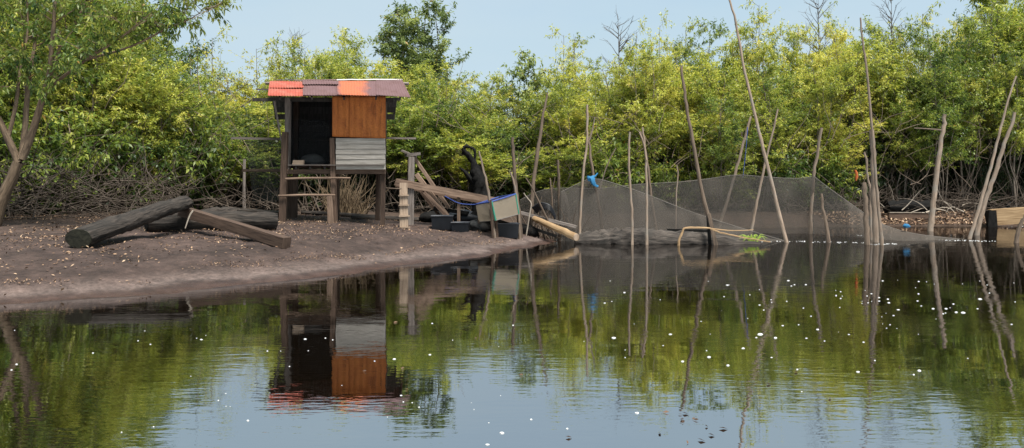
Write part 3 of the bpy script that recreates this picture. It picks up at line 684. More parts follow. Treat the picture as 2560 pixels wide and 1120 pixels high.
# ------------------------------------------------------------------ logs on the bank
def log(name, label, pts, rad, m, endm, sides=16, k=6, rough=.05, seed=0, flat=1.0, cat='log', base=None):
    pts = np.asarray(pts, float); b = np.array(pts[0]); b[2] = min(p[2] for p in pts) - np.max(rad)
    t = thing(name, label, cat, b)
    q = MB(); tube(q, pts, rad, sides, k, rough, False, seed=seed, wob=.008, flat=flat); o = build(q, 'bark', M[m], t)
    p = catmull(np.column_stack([pts, rad]), k)
    for e, d2 in ((0, p[0] - p[1]), (-1, p[-1] - p[-2])):
        d2 = d2[:3] / np.linalg.norm(d2[:3]); c = p[e, :3]
        q = MB(); tube(q, [c - d2 * .02, c + d2 * .004], [p[e, 3] * .985] * 2, sides, 1, rough * .5, True, seed=seed + 1, flat=flat)
        build(q, 'cut_end', M[endm], t, False)
    return t
g = G(196, 622); d1 = g[1]; print('log1', g)
n0 = g + (0, 0, .18); g2 = G(500, 588); print('log2', g2)
d2 = g2[1] + .35
log('fallen_log', 'long charred log sloping up to the right, its mossy cut end toward the water', [n0, P(300, 560, d1 + 1.3), P(395, 527, d1 + 2.6), P(462, 507, d1 + 3.6)], [.235, .235, .22, .20], 'log', 'logend', sides=22, k=9, rough=.05, seed=1, flat=.74)
za = gz(*P(372, 560, d2)[:2]); zb = gz(*P(690, 550, d2 + 1.6)[:2])
a = P(365, 560, d2); a[2] = za + .19; b = P(688, 550, d2 + 1.6); b[2] = zb + .20; c = (a + b) / 2; c[2] = max(c[2], gz(c[0], c[1]) + .17)
log('fallen_log', 'thick dark log lying flat under the sloping log and the squared beam', [a, c, b], [.23, .235, .22], 'log', 'char', seed=2, rough=.08)
a = P(486, 525, d2 + 2.6); b = P(588, 510, d2 + 3.6); a[2] = gz(a[0], a[1]) + .14; b[2] = gz(b[0], b[1]) + .26
log('fallen_log', 'short grey driftwood log tilted upward behind the thick dark log', [a, (a + b) / 2 + (0, 0, .02), b], [.17, .19, .17], 'log', 'char', seed=3, rough=.12)
g = G(716, 622); dB = g[1]; print('beam', g)
t = thing('squared_beam', 'squared brown timber beam sloping down from the logs to the mud', 'beam', g)
a = P(456, 527, dB + 1.9); b = P(716, 607, dB)
q = MB(); box(q, a, b, .21, .20, jit=.008, taper=1.1); build(q, 'timber', M['darkbeam'], t, False)
a = P(474, 518, d2 - .2)
tag(build(tube(MB(), [P(483, 526, d2 - .5), P(474, 540, d2 - .55), P(463, 571, d2 - .6)], [.02, .018, .012], 6, 4), 'bent_stick', M['paletwig']), 'small pale bent stick leaning against the dark logs', 'stick')

for k, (x0, y0, x1, y1, dq, rr, lb) in enumerate(((755, 527, 960, 549, 26.0, .075, 'thin grey log lying on the mud in shade beneath the hut'), (880, 545, 1080, 561, 24.0, .09, 'straight grey log on the ground behind the plank ladder'),
                                      (600, 528, 700, 522, 24.5, .12, 'dark log on the ground between the fence and the hut post'))):
    a = P(x0, y0, dq); b = P(x1, y1, dq - .8); a[2] = gz(a[0], a[1]) + rr * .8; b[2] = gz(b[0], b[1]) + rr * .8
    log('fallen_log', lb, [a, (a + b) / 2, b], [rr, rr * 1.1, rr], 'log', 'char', sides=10, seed=20 + k, rough=.08)
# right-hand bank: log, plank and squared timber
g = G(2265, 548); dd = g[1]; print('right', g)
a = P(2216, 514, dd + .8); b = P(2322, 513, dd + .9); za = gz(*a[:2]) + .45; a[2] = b[2] = za
log('fallen_log', 'black weathered log with frayed top lying behind a plank on the far right bank', [a, (a + b) / 2, b], [.29, .30, .28], 'char', 'char', seed=5, rough=.12)
t = thing('plank_board', 'flat board with a pale top edge at the water side of the black log', 'plank', P(2275, 548, dd))
part('board', M['post'], lambda q: box(q, P(2222, 539.5, dd), P(2326, 540.5, dd), .1, .30), t)
part('top_edge', M['paletwig'], lambda q: box(q, P(2222, 531, dd), P(2326, 531.5, dd), .16, .03), t)
g = G(2470, 566); dT = g[1]
t = thing('squared_timber', 'huge squared tan timber with a black end at the right edge', 'timber', g)
part('timber', M['barelog'], lambda q: box(q, P(2474, 543, dT), P(2640, 533, dT - 1.0), .62, .68, jit=.02), t)
part('black_end', M['char'], lambda q: box(q, P(2466, 546.5, dT), P(2486, 545.5, dT - .1), .66, .71, jit=.02), t)  # left end covered by a slab in the black wood colour

# ------------------------------------------------------------------ poles standing in the water and on the shore
def pole(name, label, pix, base_d, tip_d=None, r0=.06, r1=.03, m='pole', seed=0, extra=(), sink=.5, cat='pole'):
    """pix: from foot to tip, in photo pixels; the pole leans from distance base_d to tip_d"""
    tip_d = base_d if tip_d is None else tip_d; n = len(pix)
    pts = [P(x, y, base_d + (tip_d - base_d) * i / (n - 1)) for i, (x, y) in enumerate(pix)]
    d0 = pts[0] - pts[1]; d0 /= np.linalg.norm(d0); foot = pts[0] + d0 * sink / max(.3, -d0[2])
    r0 *= .72; r1 *= .72
    q = MB(); tube(q, [foot] + pts, [r0] + list(np.linspace(r0, r1, n)), 8, 4, .07, True, wob=r0 * .16, seed=seed)
    t = thing(name, label, cat, (pts[0][0], pts[0][1], min(pts[0][2], max(0, gz(pts[0][0], pts[0][1])))), 'poles around the net pen' if cat == 'pole' else None)
    build(q, 'shaft', M[m], t)
    for k, (bp, br) in enumerate(extra):
        q = MB(); tube(q, [P(x, y, base_d + (tip_d - base_d) * .5) for x, y in bp], np.linspace(br, br * .5, len(bp)), 6, 3, .06, True); build(q, 'side_branch', M[m], t)
    return t
wd = lambda y: CAM_H * F / (y - YH)
PL = [
 ('tallest thin leaning pole, its tip above the top of the picture', [(1966, 606), (1945, 520), (1915, 400), (1890, 300), (1862, 180), (1840, 60), (1820, -8), (1806, -60)], 22.1, 22.9, .085, .035, 'pole'),
 ('tall slim upright pole beside the thick grey post in the water', [(2205, 613), (2197, 530), (2188, 430), (2179, 310), (2166, 170), (2158, 110), (2150, 44)], 21.0, 21.3, .07, .03, 'pole'),
 ('thick dark pole with a blunt top leaning left in front of the net', [(1782, 602), (1773, 555), (1757, 490), (1742, 410), (1722, 300), (1711, 230), (1703, 164)], 22.4, 22.8, .10, .055, 'darkpole'),
 ('dark pole tapering to a point, curving right, behind the net cage', [(1326, 592), (1329, 520), (1335, 440), (1350, 340), (1360, 280), (1369, 230)], 23.2, 23.6, .12, .035, 'darkpole'),
 ('pale pole with a forked tip near the blue cloth', [(1449, 590), (1451, 540), (1458, 430), (1467, 360), (1468, 310), (1468, 262)], 22.7, 23.1, .06, .045, 'pole'),
 ('dark leaning pole that carries the blue cloth', [(1507, 585), (1500, 530), (1488, 470), (1480, 420), (1474, 372), (1470, 345)], 23.0, 23.3, .075, .05, 'darkpole'),
 ('thin straight pole left of the twin poles in front of the net', [(1581, 612), (1580, 540), (1576, 470), (1572, 400), (1574, 330)], 21.2, 21.4, .055, .04, 'pole'),
 ('pale pole of the twin poles, reaching the water', [(1617, 612), (1617, 530), (1616, 440), (1613, 380), (1606, 318)], 21.2, 21.5, .06, .035, 'pole'),
 ('darker pole of the twin poles, standing behind the floating log', [(1641, 582), (1635, 540), (1628, 490), (1620, 420), (1612, 370), (1600, 330)], 23.8, 24.0, .07, .045, 'darkpole'),
 ('pale pole leaning right with a blue cord behind the net top', [(1800, 560), (1818, 500), (1838, 436), (1858, 360), (1876, 292)], 28.0, 28.0, .085, .06, 'pole'),
 ('slim pole crossing the tallest pole, leaning right', [(1880, 570), (1893, 500), (1908, 430), (1924, 360), (1945, 272)], 26.0, 26.0, .075, .045, 'pole'),
 ('short pale pole holding the highest right corner of the net', [(2026, 580), (2028, 520), (2033, 445), (2042, 390), (2055, 320)], 26.6, 26.4, .095, .07, 'pole'),
 ('brown stake in the water below the right corner of the net', [(2072, 606), (2067, 570), (2059, 530), (2052, 484)], 22.2, 22.3, .085, .05, 'darkpole'),
 ('dark stout stake in the water left of the thick grey post', [(2168, 612), (2166, 560), (2163, 510), (2160, 456)], 21.2, 21.3, .11, .09, 'darkpole'),
 ('thick grey post behind the tall slim upright pole', [(2189, 606), (2187, 530), (2184, 440), (2182, 370), (2180, 322)], 22.3, 22.5, .13, .10, 'pole'),
 ('grey crooked stick with a hooked end left of the thick grey post', [(2178, 590), (2176, 530), (2176, 474), (2168, 440), (2167, 405), (2160, 380)], 23.4, 23.5, .06, .04, 'pole'),
 ('grey pole standing alone before the black log on the right bank', [(2326, 578), (2331, 530), (2336, 480), (2344, 410), (2350, 370), (2359, 318), (2362, 286)], 28.5, 28.7, .15, .09, 'pole'),
 ('thin pole of the leaning pair at the right edge', [(2424, 596), (2445, 530), (2462, 470), (2482, 400), (2502, 320), (2520, 250), (2541, 190)], 24.0, 24.6, .085, .035, 'pole'),
 ('thicker pole of the leaning pair at the right edge', [(2442, 588), (2455, 530), (2468, 490), (2490, 430), (2507, 370), (2522, 330), (2538, 280)], 25.8, 26.4, .12, .07, 'pole'),
 ('stout brown pole at the right corner of the net cage', [(1301, 594), (1298, 540), (1291, 490), (1286, 440), (1284, 390), (1281, 345)], 22.0, 22.2, .10, .06, 'darkpole'),
 ('thin pale stake directly in front of the stout brown pole', [(1299, 590), (1297, 540), (1291, 490), (1283, 450), (1276, 430)], 21.5, 21.5, .055, .04, 'pole'),
 ('grey pole leaning left above the ramp end at the net cage', [(1232, 560), (1224, 505), (1216, 455), (1205, 410), (1198, 378)], 20.9, 21.4, .065, .03, 'pole'),
 ('dark stake behind the left end of the net', [(1399, 560), (1397, 500), (1396, 440), (1395, 400)], 25.0, 25.0, .085, .05, 'darkpole'),
 ('thin dark stake at the left end of the net, topped with a fork', [(1382, 560), (1380, 510), (1378, 470), (1375, 445)], 24.4, 24.4, .045, .03, 'darkpole'),
 ('thin grey stick leaning right above the net left of centre', [(1500, 470), (1512, 430), (1526, 395), (1540, 370)], 26.5, 26.5, .035, .025, 'pole'),
 ('short pale stick rising above the middle of the net top', [(1690, 540), (1691, 480), (1694, 452), (1695, 432), (1692, 414)], 26.0, 26.0, .035, .03, 'pole'),
]
for i, (lb, px, d0, d1_, r0, r1, m) in enumerate(PL):
    ex = ()
    if 'forked tip' in lb: ex = (([(1473, 350), (1482, 320), (1487, 292)], .035),)
    if 'topped with a fork' in lb: ex = (([(1378, 480), (1384, 460), (1388, 442)], .025),)
    if 'twin poles, reaching' in lb: ex = (([(1616, 400), (1610, 360), (1598, 330)], .03),)
    if 'black log' in lb: ex = (([(2353, 325), (2320, 322), (2285, 320)], .03),)
    if 'alone before' in lb: pass
    pole('pole', lb, px, d0, d1_, r0, r1, m, i, ex)
# loose sticks and roots between the poles
for i, (lb, px, d0, r0, m) in enumerate((
    ('crooked pale stick leaning beside the net cage', [(1322, 548), (1328, 510), (1318, 495), (1309, 482)], 22.5, .03, 'paletwig'),
    ('brown stick slanting down behind the crooked pale stick', [(1368, 548), (1350, 510), (1333, 475), (1315, 445)], 22.8, .045, 'darkpole'),
    ('brown root arching out of the water at the right edge', [(2541, 602), (2547, 575), (2556, 550), (2575, 530)], 22.0, .09, 'darkpole'),
    ('pale twig slanting up right inside the left part of the net', [(1402, 552), (1420, 528), (1440, 500)], 23.0, .015, 'paletwig'))):
    pole('stick', lb, px, d0, d0, r0, r0 * .6, m, 70 + i, cat='stick')

# floating log, arched branch and their companions
a = P(1436, 590, 21.8); b = P(1690, 592, 21.6); c = P(1900, 606, 21.5); a[2] = .07; b[2] = .10; c[2] = -.02
log('floating_log', 'long rough grey log half sunk along the foot of the net', [a, (a * .6 + b * .4) + (0, 0, .06), b, c], [.18, .27, .27, .13], 'greylog', 'char', seed=9, rough=.13, k=14)
pole('arched_branch', 'orange-brown branch arching out of the water in front of the floating log', [(1697, 612), (1698, 600), (1705, 583), (1713, 570), (1745, 569), (1774, 571), (1800, 581), (1850, 592), (1925, 605)], 20.9, 20.9, .05, .022, 'barelog', 5, ([[(1774, 571), (1820, 576), (1862, 576), (1884, 574)], .02],), .3, 'branch')
t = thing('split_stake', 'dark split stake standing in the water behind the arched branch', 'stake', P(1780, 606, 21.0))
part('stake', M['darkpole'], lambda q: box(q, P(1795, 640, 21.05), P(1771, 533, 21.1), .10, .10, (0, 1, 0), jit=.006), t)
part('stake', M['char'], lambda q: box(q, P(1776, 640, 21.2), P(1769, 540, 21.3), .08, .08, (0, 1, 0), jit=.006), t)
tag(build(box(MB(), P(1668, 575, 21.9), P(1768, 577, 22.0), .1, .075, jit=.01), 'black_board', M['char'], smooth=False), 'black board lying on top of the floating log', 'board')
a = P(1335, 546, 22.9); b = P(1441, 593, 21.4)
log('peeled_log', 'smooth pale yellow log sliding into the water off the mud tip', [a, (a + b) / 2, b], [.085, .10, .105], 'barelog', 'palewood', seed=12, rough=.03)
t = thing('weathered_plank', 'grey weathered plank lying above the pale yellow log', 'plank', P(1380, 560, 22.9))
part('plank', M['greypost'], lambda q: box(q, P(1298, 530, 23.2), P(1440, 567, 22.6), .16, .08, jit=.008), t)
# black hose bundle near the cage
q = MB()
for k in range(5): tube(q, [P(1330 + k * 3, 520 + k * 3, 23), P(1350, 508 + k * 4, 22.9), P(1372, 512 + k * 3, 22.8), P(1382, 525 + k * 3, 22.8), P(1388, 540 + k * 2, 22.8)], .028, 6, 4)
tag(build(q, 'hose_bundle', M['tub']), 'tangled bundle of black hose beside the weathered plank', 'hose')

# ------------------------------------------------------------------ fishing net
net = thing('fishing_net', 'wide grey translucent net hung as a pen between the poles in the water', 'net', P(1700, 600, 23.2))
def rs(pts, n):
    p = catmull(pts, 8); s = np.concatenate([[0], np.cumsum(np.linalg.norm(np.diff(p, axis=0), axis=1))])
    u = np.linspace(0, s[-1], n); return np.column_stack([np.interp(u, s, p[:, k]) for k in range(3)])
def fold(ax, amp, k1, sd):
    def fn(s, v):
        o = np.zeros(s.shape + (3,)); e = np.sin(np.pi * np.clip(v, 0, 1)) ** .6
        o[..., ax] = e * amp * (np.sin(s * k1 + 2 * v + sd) + .6 * np.sin(s * k1 * 2.3 + 1.3 * v) + 1.2 * vnoise(s * 1.7, v * 3, sd)); return o
    return fn
bt = [(1300, 500), (1345, 478), (1400, 470), (1500, 471), (1590, 461), (1695, 455), (1770, 447), (1840, 437), (1900, 441), (1985, 446), (2036, 441)]
top = rs([P(x, y, 26.3) for x, y in bt], 90); bot = rs([np.array((P(x, 0, 26.8)[0], 26.8, -.05)) for x, _ in bt], 90)
part('net_panel', M['net'], lambda q: surf(q, top, bot, 14, fold(1, .10, 2.3, 1)), net, True)
part('head_rope', M['greyrope'], lambda q: tube(q, top[::4], .008, 5, 1), net)
rt = [(2036, 441, 26.3), (2062, 462, 26), (2130, 511, 25.2), (2200, 557, 24.6), (2282, 583, 24.0), (2400, 598, 23.4)]
top = rs([P(*p) for p in rt], 70); bot = top.copy()
for i in range(len(bot)):
    e = i / (len(bot) - 1); y = 26.6 + (22.6 - 26.6) * min(1, e * 1.5); bot[i] = (P(2030 + 330 * e, 0, y)[0], y, -.06)
part('net_panel', M['net'], lambda q: surf(q, top, bot, 12, fold(1, .07, 5, 3)), net, True)
part('head_rope', M['greyrope'], lambda q: tube(q, top[::3], .010, 5, 1), net)
ft = [(1402, 480), (1440, 462), (1484, 446), (1560, 466), (1630, 491), (1700, 519), (1762, 541), (1860, 572), (1962, 602)]
top = rs([P(x, y, 22.9) for x, y in ft], 70); bot = np.array([(p[0], 22.75, -.05) for p in top])
part('net_panel', M['net'], lambda q: surf(q, top, bot, 12, fold(1, .06, 4, 6)), net, True)
part('head_rope', M['greyrope'], lambda q: tube(q, top[::3], .009, 5, 1), net)
top = rs([P(1402, 480, 22.9), P(1404, 478, 24.5), P(1408, 471, 26.2)], 30); bot = np.array([(p[0] + .2, p[1], -.05) for p in top])
part('net_panel', M['net'], lambda q: surf(q, top, bot, 10, fold(0, .1, 4, 8)), net, True)
# strips of blue cloth, cord and an orange tag
q = MB(); tube(q, [P(1472, 452, 22.8), P(1479, 445, 22.75), P(1484, 460, 22.75), P(1494, 466, 22.8)], [.05, .10, .06, .05], 7, 3, .25, seed=3); tube(q, [P(1479, 447, 22.75), P(1488, 440, 22.75), P(1494, 433, 22.8)], [.05, .03, .02], 6, 3, .2)
tag(build(q, 'cloth_strip', M['bluecloth']), 'bright blue cloth knotted round the pole at the net corner', 'cloth')
q = MB(); tube(q, [P(2258, 566, 24.1), P(2265, 564, 24.05), P(2274, 567, 24.1)], [.03, .07, .03], 7, 3, .25); tag(build(q, 'cloth_strip', M['bluecloth']), 'small bright blue rag tied low on the right net edge', 'cloth')
tag(build(tube(MB(), [P(1869, 318, 27.9), P(1866, 360, 27.8), P(1862, 400, 27.8), P(1857, 445, 27.8)], [.014, .012, .014, .01], 6, 4, .2), 'blue_cord', M['bluerope']), 'blue cord hanging from the pale leaning pole above the net', 'cord')
q = MB(); tube(q, [P(2138, 425, 29.5), P(2142, 437, 29.5), P(2140, 452, 29.5)], [.03, .06, .02], 7, 3, .3); tag(build(q, 'orange_rag', M['orange']), 'orange rag caught in the bushes right of the net', 'rag')
q = MB()
for k in range(26):
    a = rng.uniform(-1, 1); r0 = P(1884 + a * 10, 596, 21.4); r0[2] = .04
    tube(q, [r0, r0 + (a * .15, -.02, .12 + rng.uniform(0, .12)), r0 + (a * .35, -.04, .12 + rng.uniform(-.1, .12))], [.012, .012, .002], 4, 3)
tag(build(q, 'grass_tuft', plain('bright_grass', (.22, .30, .04), .6)), 'small bright green grass tuft growing on the floating log', 'grass')

# ------------------------------------------------------------------ trees
def bend_path(g, a, d, ln, n, wander, lift):
    p = [np.array(a, float)]; d = np.array(d, float)
    for i in range(n):
        d = d + g.normal(0, wander, 3) + np.array((0, 0, lift)); d /= np.linalg.norm(d); p.append(p[-1] + d * ln / n)
    return np.array(p)
def at_path(p, t):
    f = t * (len(p) - 1); i = min(int(f), len(p) - 2); return p[i] + (p[i + 1] - p[i]) * (f - i), p[i + 1] - p[i]
def leaves(g, tw_p, tw_d, tw_l, per, ln, wd_, droop, tint0, tsp=.16, odd=.004):
    """leaf quads along twigs"""
    n = len(tw_p); T = g.uniform(.05, 1.05, (n, per)); side = unit(g.normal(0, 1, (n, per, 3)))
    pos = tw_p[:, None] + tw_d[:, None] * (tw_l[:, None, None] * T[..., None]) + side * .03
    d = unit(tw_d[:, None] * .55 + side * .9 + np.array((0, 0, -droop)) + g.normal(0, .15, (n, per, 3)))
    pos = pos.reshape(-1, 3); d = d.reshape(-1, 3); N_ = len(pos)
    nr = unit(np.cross(d, unit(g.normal(0, .55, (N_, 3)) + np.array((0, 0, 1.0)))))
    L_ = ln * g.uniform(.65, 1.25, N_)[:, None]; W_ = wd_ * g.uniform(.75, 1.2, N_)[:, None]
    sag = np.array((0, 0, -1.0)) * L_ * .16
    v = np.stack([pos, pos + d * L_ * .42 + nr * W_ * .5, pos + d * L_ + sag, pos + d * L_ * .42 - nr * W_ * .5], 1)
    ti = np.repeat(tint0, per) + g.normal(0, tsp, N_); ti = np.clip(ti, 0, .9); ti[g.random(N_) < odd] = 1.3
    return v, ti
def make_tree(seed, Ht, cb, Rd, nst, nb, ntw, per, ln=.17, wd_=.055, droop=.55, spread=.9, leaf='leaf_a', stems=None, lean=0.0, up=.55, r0=None, prof=None, bark='bark', tmean=.5, sub=(.45, .95), dead=.08, odd=.004):
    """returns (trunk mesh, crown mesh). stems: optional list of (points, radii)"""
    g = np.random.default_rng(seed); q = MB(); S_ = []
    r0 = r0 or Ht * .0075
    if stems is None:
        for i in range(nst):
            a = 2 * np.pi * (i + g.uniform(-.3, .3)) / nst; hh = Ht * (1 if i == 0 else g.uniform(.68, .97))
            k = spread * g.uniform(.4, 1.0) * (.35 if i == 0 else 1); base_ = np.array((np.cos(a) * .12, np.sin(a) * .12, -.15))
            pts = [base_]
            for t in (.2, .4, .6, .8, 1.0):
                pts.append(np.array((np.cos(a) * k * t ** .8 + g.normal(0, .10) + lean * t, np.sin(a) * k * t ** .8 + g.normal(0, .10), hh * t)))
            S_.append((np.array(pts), np.linspace(r0 * (1 if i == 0 else .75), .012, 6)))
    else: S_ = [(np.array(p), np.array(r)) for p, r in stems]
    tp = []; td = []; tl = []; tt = []
    prof = prof or (lambda t: .55 + .75 * np.sin(np.pi * min(1, max(0, (t - cb) / (1 - cb))) ** .8))
    for pts, rr in S_:
        tube(q, pts, rr, 6, 3, .05, False, seed=seed)
        pz = catmull(pts, 3)
        if stems is not None and min(rr) > .1: continue          # the bare trunk below the fork
        for b in range(nb):
            t = cb + (1 - cb) * (b + g.uniform(0, 1)) / nb
            o_, d_ = at_path(pz, min(t, .995)); d_ = d_ / (np.linalg.norm(d_) + 1e-9)
            a = g.uniform(0, 2 * np.pi); dv = np.array((np.cos(a), np.sin(a), up * g.uniform(.3, 1.6)))
            Ln = Rd * prof(t) * g.uniform(.55, 1.15)
            bp = bend_path(g, o_, dv / np.linalg.norm(dv), Ln, 4, .14, .05)
            rb = max(.008, np.interp(t, np.linspace(0, 1, len(rr)), rr) * .5)
            tube(q, bp, np.linspace(rb, .005, 5), 4, 1, 0, False)
            clump = np.clip(tmean + g.normal(0, .17), .08, .85)
            if g.random() < dead: continue
            for w_ in range(ntw):
                tq = g.uniform(.22, 1.0); o2, d2_ = at_path(bp, tq); d2_ = unit(d2_)
                dv = unit(d2_ * .7 + unit(g.normal(0, 1, 3)) * .9 + np.array((0, 0, .25))); ll = g.uniform(*sub)
                tp.append(o2); td.append(dv); tl.append(ll); tt.append(clump + g.normal(0, .07))
                if w_ % 2 == 0: tube(q, [o2, o2 + dv * ll * .5, o2 + dv * ll], [.007, .005, .003], 3, 1, 0, False)
    tm = q.mesh('trunk', M[bark], (0, 0, 0))
    v, ti = leaves(g, np.array(tp), np.array(td), np.array(tl), per, ln, wd_, droop, np.array(tt), odd=odd)
    cm = quads_mesh('crown', v, M[leaf], ti)
    return tm, cm
def plant(name, label, cat, group, meshes, x, y, sx, sz, rot, z=None, sink=.05):
    t = thing(name, label, cat, (x, y, (gz(x, y) if z is None else z) - sink), group)
    t.rotation_euler.z = rot; t.scale = (sx, sx, sz)
    for nm, me_ in zip(('trunk', 'crown'), meshes):
        if me_ is not None: link(nm, me_, t)
    return t

TV = []   # tree kinds, all about 9 m tall
for i in range(6): TV.append(make_tree(100 + i, 9.0, .22, 1.35, 4, 22, 7, 24, leaf='leaf_a', tmean=.52 + .04 * (i % 3), spread=1.1 + .15 * (i % 2)))
for i in range(4): TV.append(make_tree(120 + i, 9.0, .2, 1.45, 4, 22, 7, 24, leaf='leaf_b', tmean=.48, spread=1.2, ln=.18, wd_=.062))
HV = [make_tree(180 + i, 9.0, .33, 1.5, 4, 19, 7, 24, leaf='leaf_a' if i < 3 else 'leaf_b', tmean=.50, spread=1.3) for i in range(4)]   # crown held high, bare stems below
HV2 = [make_tree(190 + i, 9.0, .43, 1.6, 4, 18, 8, 24, leaf='leaf_a' if i < 1 else 'leaf_b', tmean=.45, spread=1.3) for i in range(3)]
SV = []   # shrub kinds, about 2 m tall
for i in range(4): SV.append(make_tree(140 + i, 2.1, .12, .75, 6, 9, 6, 18, ln=.15, wd_=.06, leaf='leaf_b', tmean=.30, spread=.9, r0=.025, up=.3))
SD = [make_tree(150 + i, 2.1, .12, .75, 6, 9, 6, 18, ln=.15, wd_=.06, leaf='leaf_painted_shade', tmean=.4, spread=.9, r0=.025, up=.3) for i in range(2)]   # undergrowth with the canopy's shade put into its leaf colour
TALL = make_tree(163, 12.0, .52, 1.55, 7, 15, 8, 20, ln=.24, wd_=.085, leaf='leaf_d', tmean=.5, spread=2.1, r0=.11, dead=.05, prof=lambda t: 1.15 - .55 * max(0, (t - .55) / .45))
GAPT = make_tree(161, 9.0, .45, 1.0, 4, 9, 6, 20, ln=.25, wd_=.10, leaf='leaf_d', tmean=.6, spread=1.3, r0=.06, dead=0)
RIGHTT = make_tree(162, 12.5, .5, 1.7, 3, 15, 7, 22, ln=.24, wd_=.085, leaf='leaf_b', tmean=.6, spread=1.8, r0=.13)
THIN = [make_tree(170 + i, 9.0, .35, .9, 3, 12, 5, 13, ln=.20, wd_=.06, leaf='leaf_a', tmean=.6, spread=.9, r0=.04, dead=.25) for i in range(3)]

SKY_X = [-600, -300, 0, 150, 300, 380, 440, 500, 560, 610, 650, 700, 745, 790, 830, 900, 950, 1000, 1150, 1200, 1235, 1290, 1350, 1400, 1450, 1500, 1560, 1620, 1700, 1760, 1850, 1900, 1950, 2030, 2090, 2140, 2165, 2200, 2300, 2340, 2400, 2450, 2560, 2900, 3300]
SKY_Y = [-100, -120, -150, -110, -30, 60, 150, 195, 190, 200, 165, 155, 190, 125, 112, 128, 150, 175, 195, 200, 250, 258, 235, 165, 150, 175, 165, 135, 112, 112, 98, 75, 65, 85, 85, 130, 165, 90, 110, 85, 55, 5, -25, -60, -80]
def skyline(px): return float(np.interp(px, SKY_X, SKY_Y))
ZONES = [(210, 'behind the near forked tree'), (460, 'above the long sloping log'), (640, 'between the log pile and the hut'),
         (1000, 'directly behind the hut'), (1225, 'behind the ramp and burnt stump'), (1450, 'behind the net cage'),
         (1760, 'behind the left half of the net'), (2170, 'behind the right half of the net'), (2400, 'above the black log on the right bank'),
         (9999, 'above the squared timber at the right edge')]
def zone(px):
    for z in ZONES:
        if px < z[0]: return z[1]
tg = np.random.default_rng(5)
def tree_at(px, d, top_y, kinds, wide=1.0, what='yellow-green tree'):
    x = (px - 1280) / F * d; zt = CAM_H - (top_y - YH) / F * d; h = zt - gz(x, d)
    k = kinds[tg.integers(len(kinds))]; lb = what + ' ' + zone(px)
    plant('slender_tree', lb, 'tree', 'trees: ' + lb, k, x, d, wide * tg.uniform(.85, 1.15) * (0.8 + .2 * h / 9), h / 8.35, tg.uniform(0, 6.28))
A_, B_ = TV[:6], TV[6:]
def row(x0, x1, step, dfun, lower, kinds, wide=1.0, jit=40, what='tree', skip=None):
    px = x0
    while px < x1:
        p = px + tg.uniform(-.4, .4) * step; d = dfun(p) + tg.uniform(-.9, .9); px += step
        if skip and skip(p): continue
        tree_at(p, d, skyline(p) + lower + tg.uniform(-.25, 1.0) * jit, kinds(p), wide, what)
def front_d(px): return float(np.interp(px, [-500, 0, 300, 620, 900, 1200, 1300, 1700, 2200, 2600, 3200], [19, 22, 25, 29, 31, 31.5, 33, 34.5, 36.5, 36.5, 36]))
mix = lambda p: (B_ + A_[:2]) if p < 420 else (A_ + B_[:1])
mixh = lambda p: HV2 if (430 < p < 1330 or p > 2190) else (HV if p > 430 else mix(p))
row(-420, 3000, 92, lambda p: front_d(p) + 9, 0, mix, 1.05, 35, 'tall yellow-green tree of the back row')
row(-420, 3000, 92, lambda p: front_d(p) + 5.5, 15, mix, 1.0, 60, 'yellow-green tree of the second row')
row(-400, 2950, 92, lambda p: front_d(p) + 2.5, 45, mixh, 1.0, 90, 'lower leafy tree near the front')
row(-380, 2900, 100, lambda p: front_d(p) + 0.8, 130, mixh, .95, 90, 'lowest leafy tree in front')
# airy thin trees whose tops break the skyline
for px, ty in ((540, 125), (470, 160), (640, 150), (690, 132), (1400, 115), (1445, 120), (1600, 110), (1660, 95), (1890, 45), (2090, 70), (2300, 70), (2220, 60)):
    tree_at(px, front_d(px) + tg.uniform(5, 8), ty, THIN, .9, 'airy thin-crowned tree breaking the skyline')
# marked trees
x, y = P(1050, 0, 50)[:2]; plant('broad_tree', 'tall round-crowned dark green tree rising behind the hut roof', 'tree', None, TALL, x, y, 1.28, (CAM_H + 480 / F * 50 - gz(x, y)) / 12.2, .6)
x, y = P(1292, 0, 40)[:2]; plant('small_tree', 'small dark clumpy tree standing alone in the skyline gap', 'tree', None, GAPT, x, y, .95, (CAM_H + 352 / F * 40 - gz(x, y)) / 9.2, 1.0)
x, y = P(2500, 0, 40)[:2]; plant('broad_tree', 'tall tree with a dark trunk above the thicket at the right edge', 'tree', None, RIGHTT, x, y, 1.1, (CAM_H + 520 / F * 40 - gz(x, y)) / 12.6, 2.0)
# bare dead trees
def bare(seed, label, px, ty, d, h_up=.9, sprd=1.0, n=26):
    g = np.random.default_rng(seed); b_ = P(px, 0, d); x_, y_ = b_[0], b_[1]; z0 = gz(x_, y_); zt = CAM_H - (ty - YH) / F * d
    q = MB(); pts = [np.array((x_, y_, z0 - .1)), np.array((x_ + .1, y_, z0 + (zt - z0) * .5)), np.array((x_, y_, zt))]
    tube(q, pts, [.07, .045, .008], 6, 4, .05); p = catmull(pts, 8)
    t_ = thing('dead_tree', label, 'tree', (x_, y_, z0)); build(q, 'trunk', M['twig'], t_)
    q = MB()
    for i in range(n):
        t = g.uniform(.62, .98); o_, _ = at_path(p, t); a = g.uniform(0, 6.28)
        bp = bend_path(g, o_, unit(np.array((np.cos(a), np.sin(a) * .6, h_up))), sprd * (1.25 - t) * 3.2 * g.uniform(.6, 1.1), 4, .10, .04); tube(q, bp, np.linspace(.022, .006, 5), 4, 1, 0, False)
        for j in range(3):
            o2, d2_ = at_path(bp, g.uniform(.4, .95)); tube(q, bend_path(g, o2, unit(unit(d2_) + g.normal(0, .5, 3)), .5, 2, .1, .05), [.01, .007, .004], 3, 1, 0, False)
    build(q, 'branches', M['twig'], t_)
bare(1, 'bare grey tree like a fishbone on the skyline above the net', 1545, 40, 42)
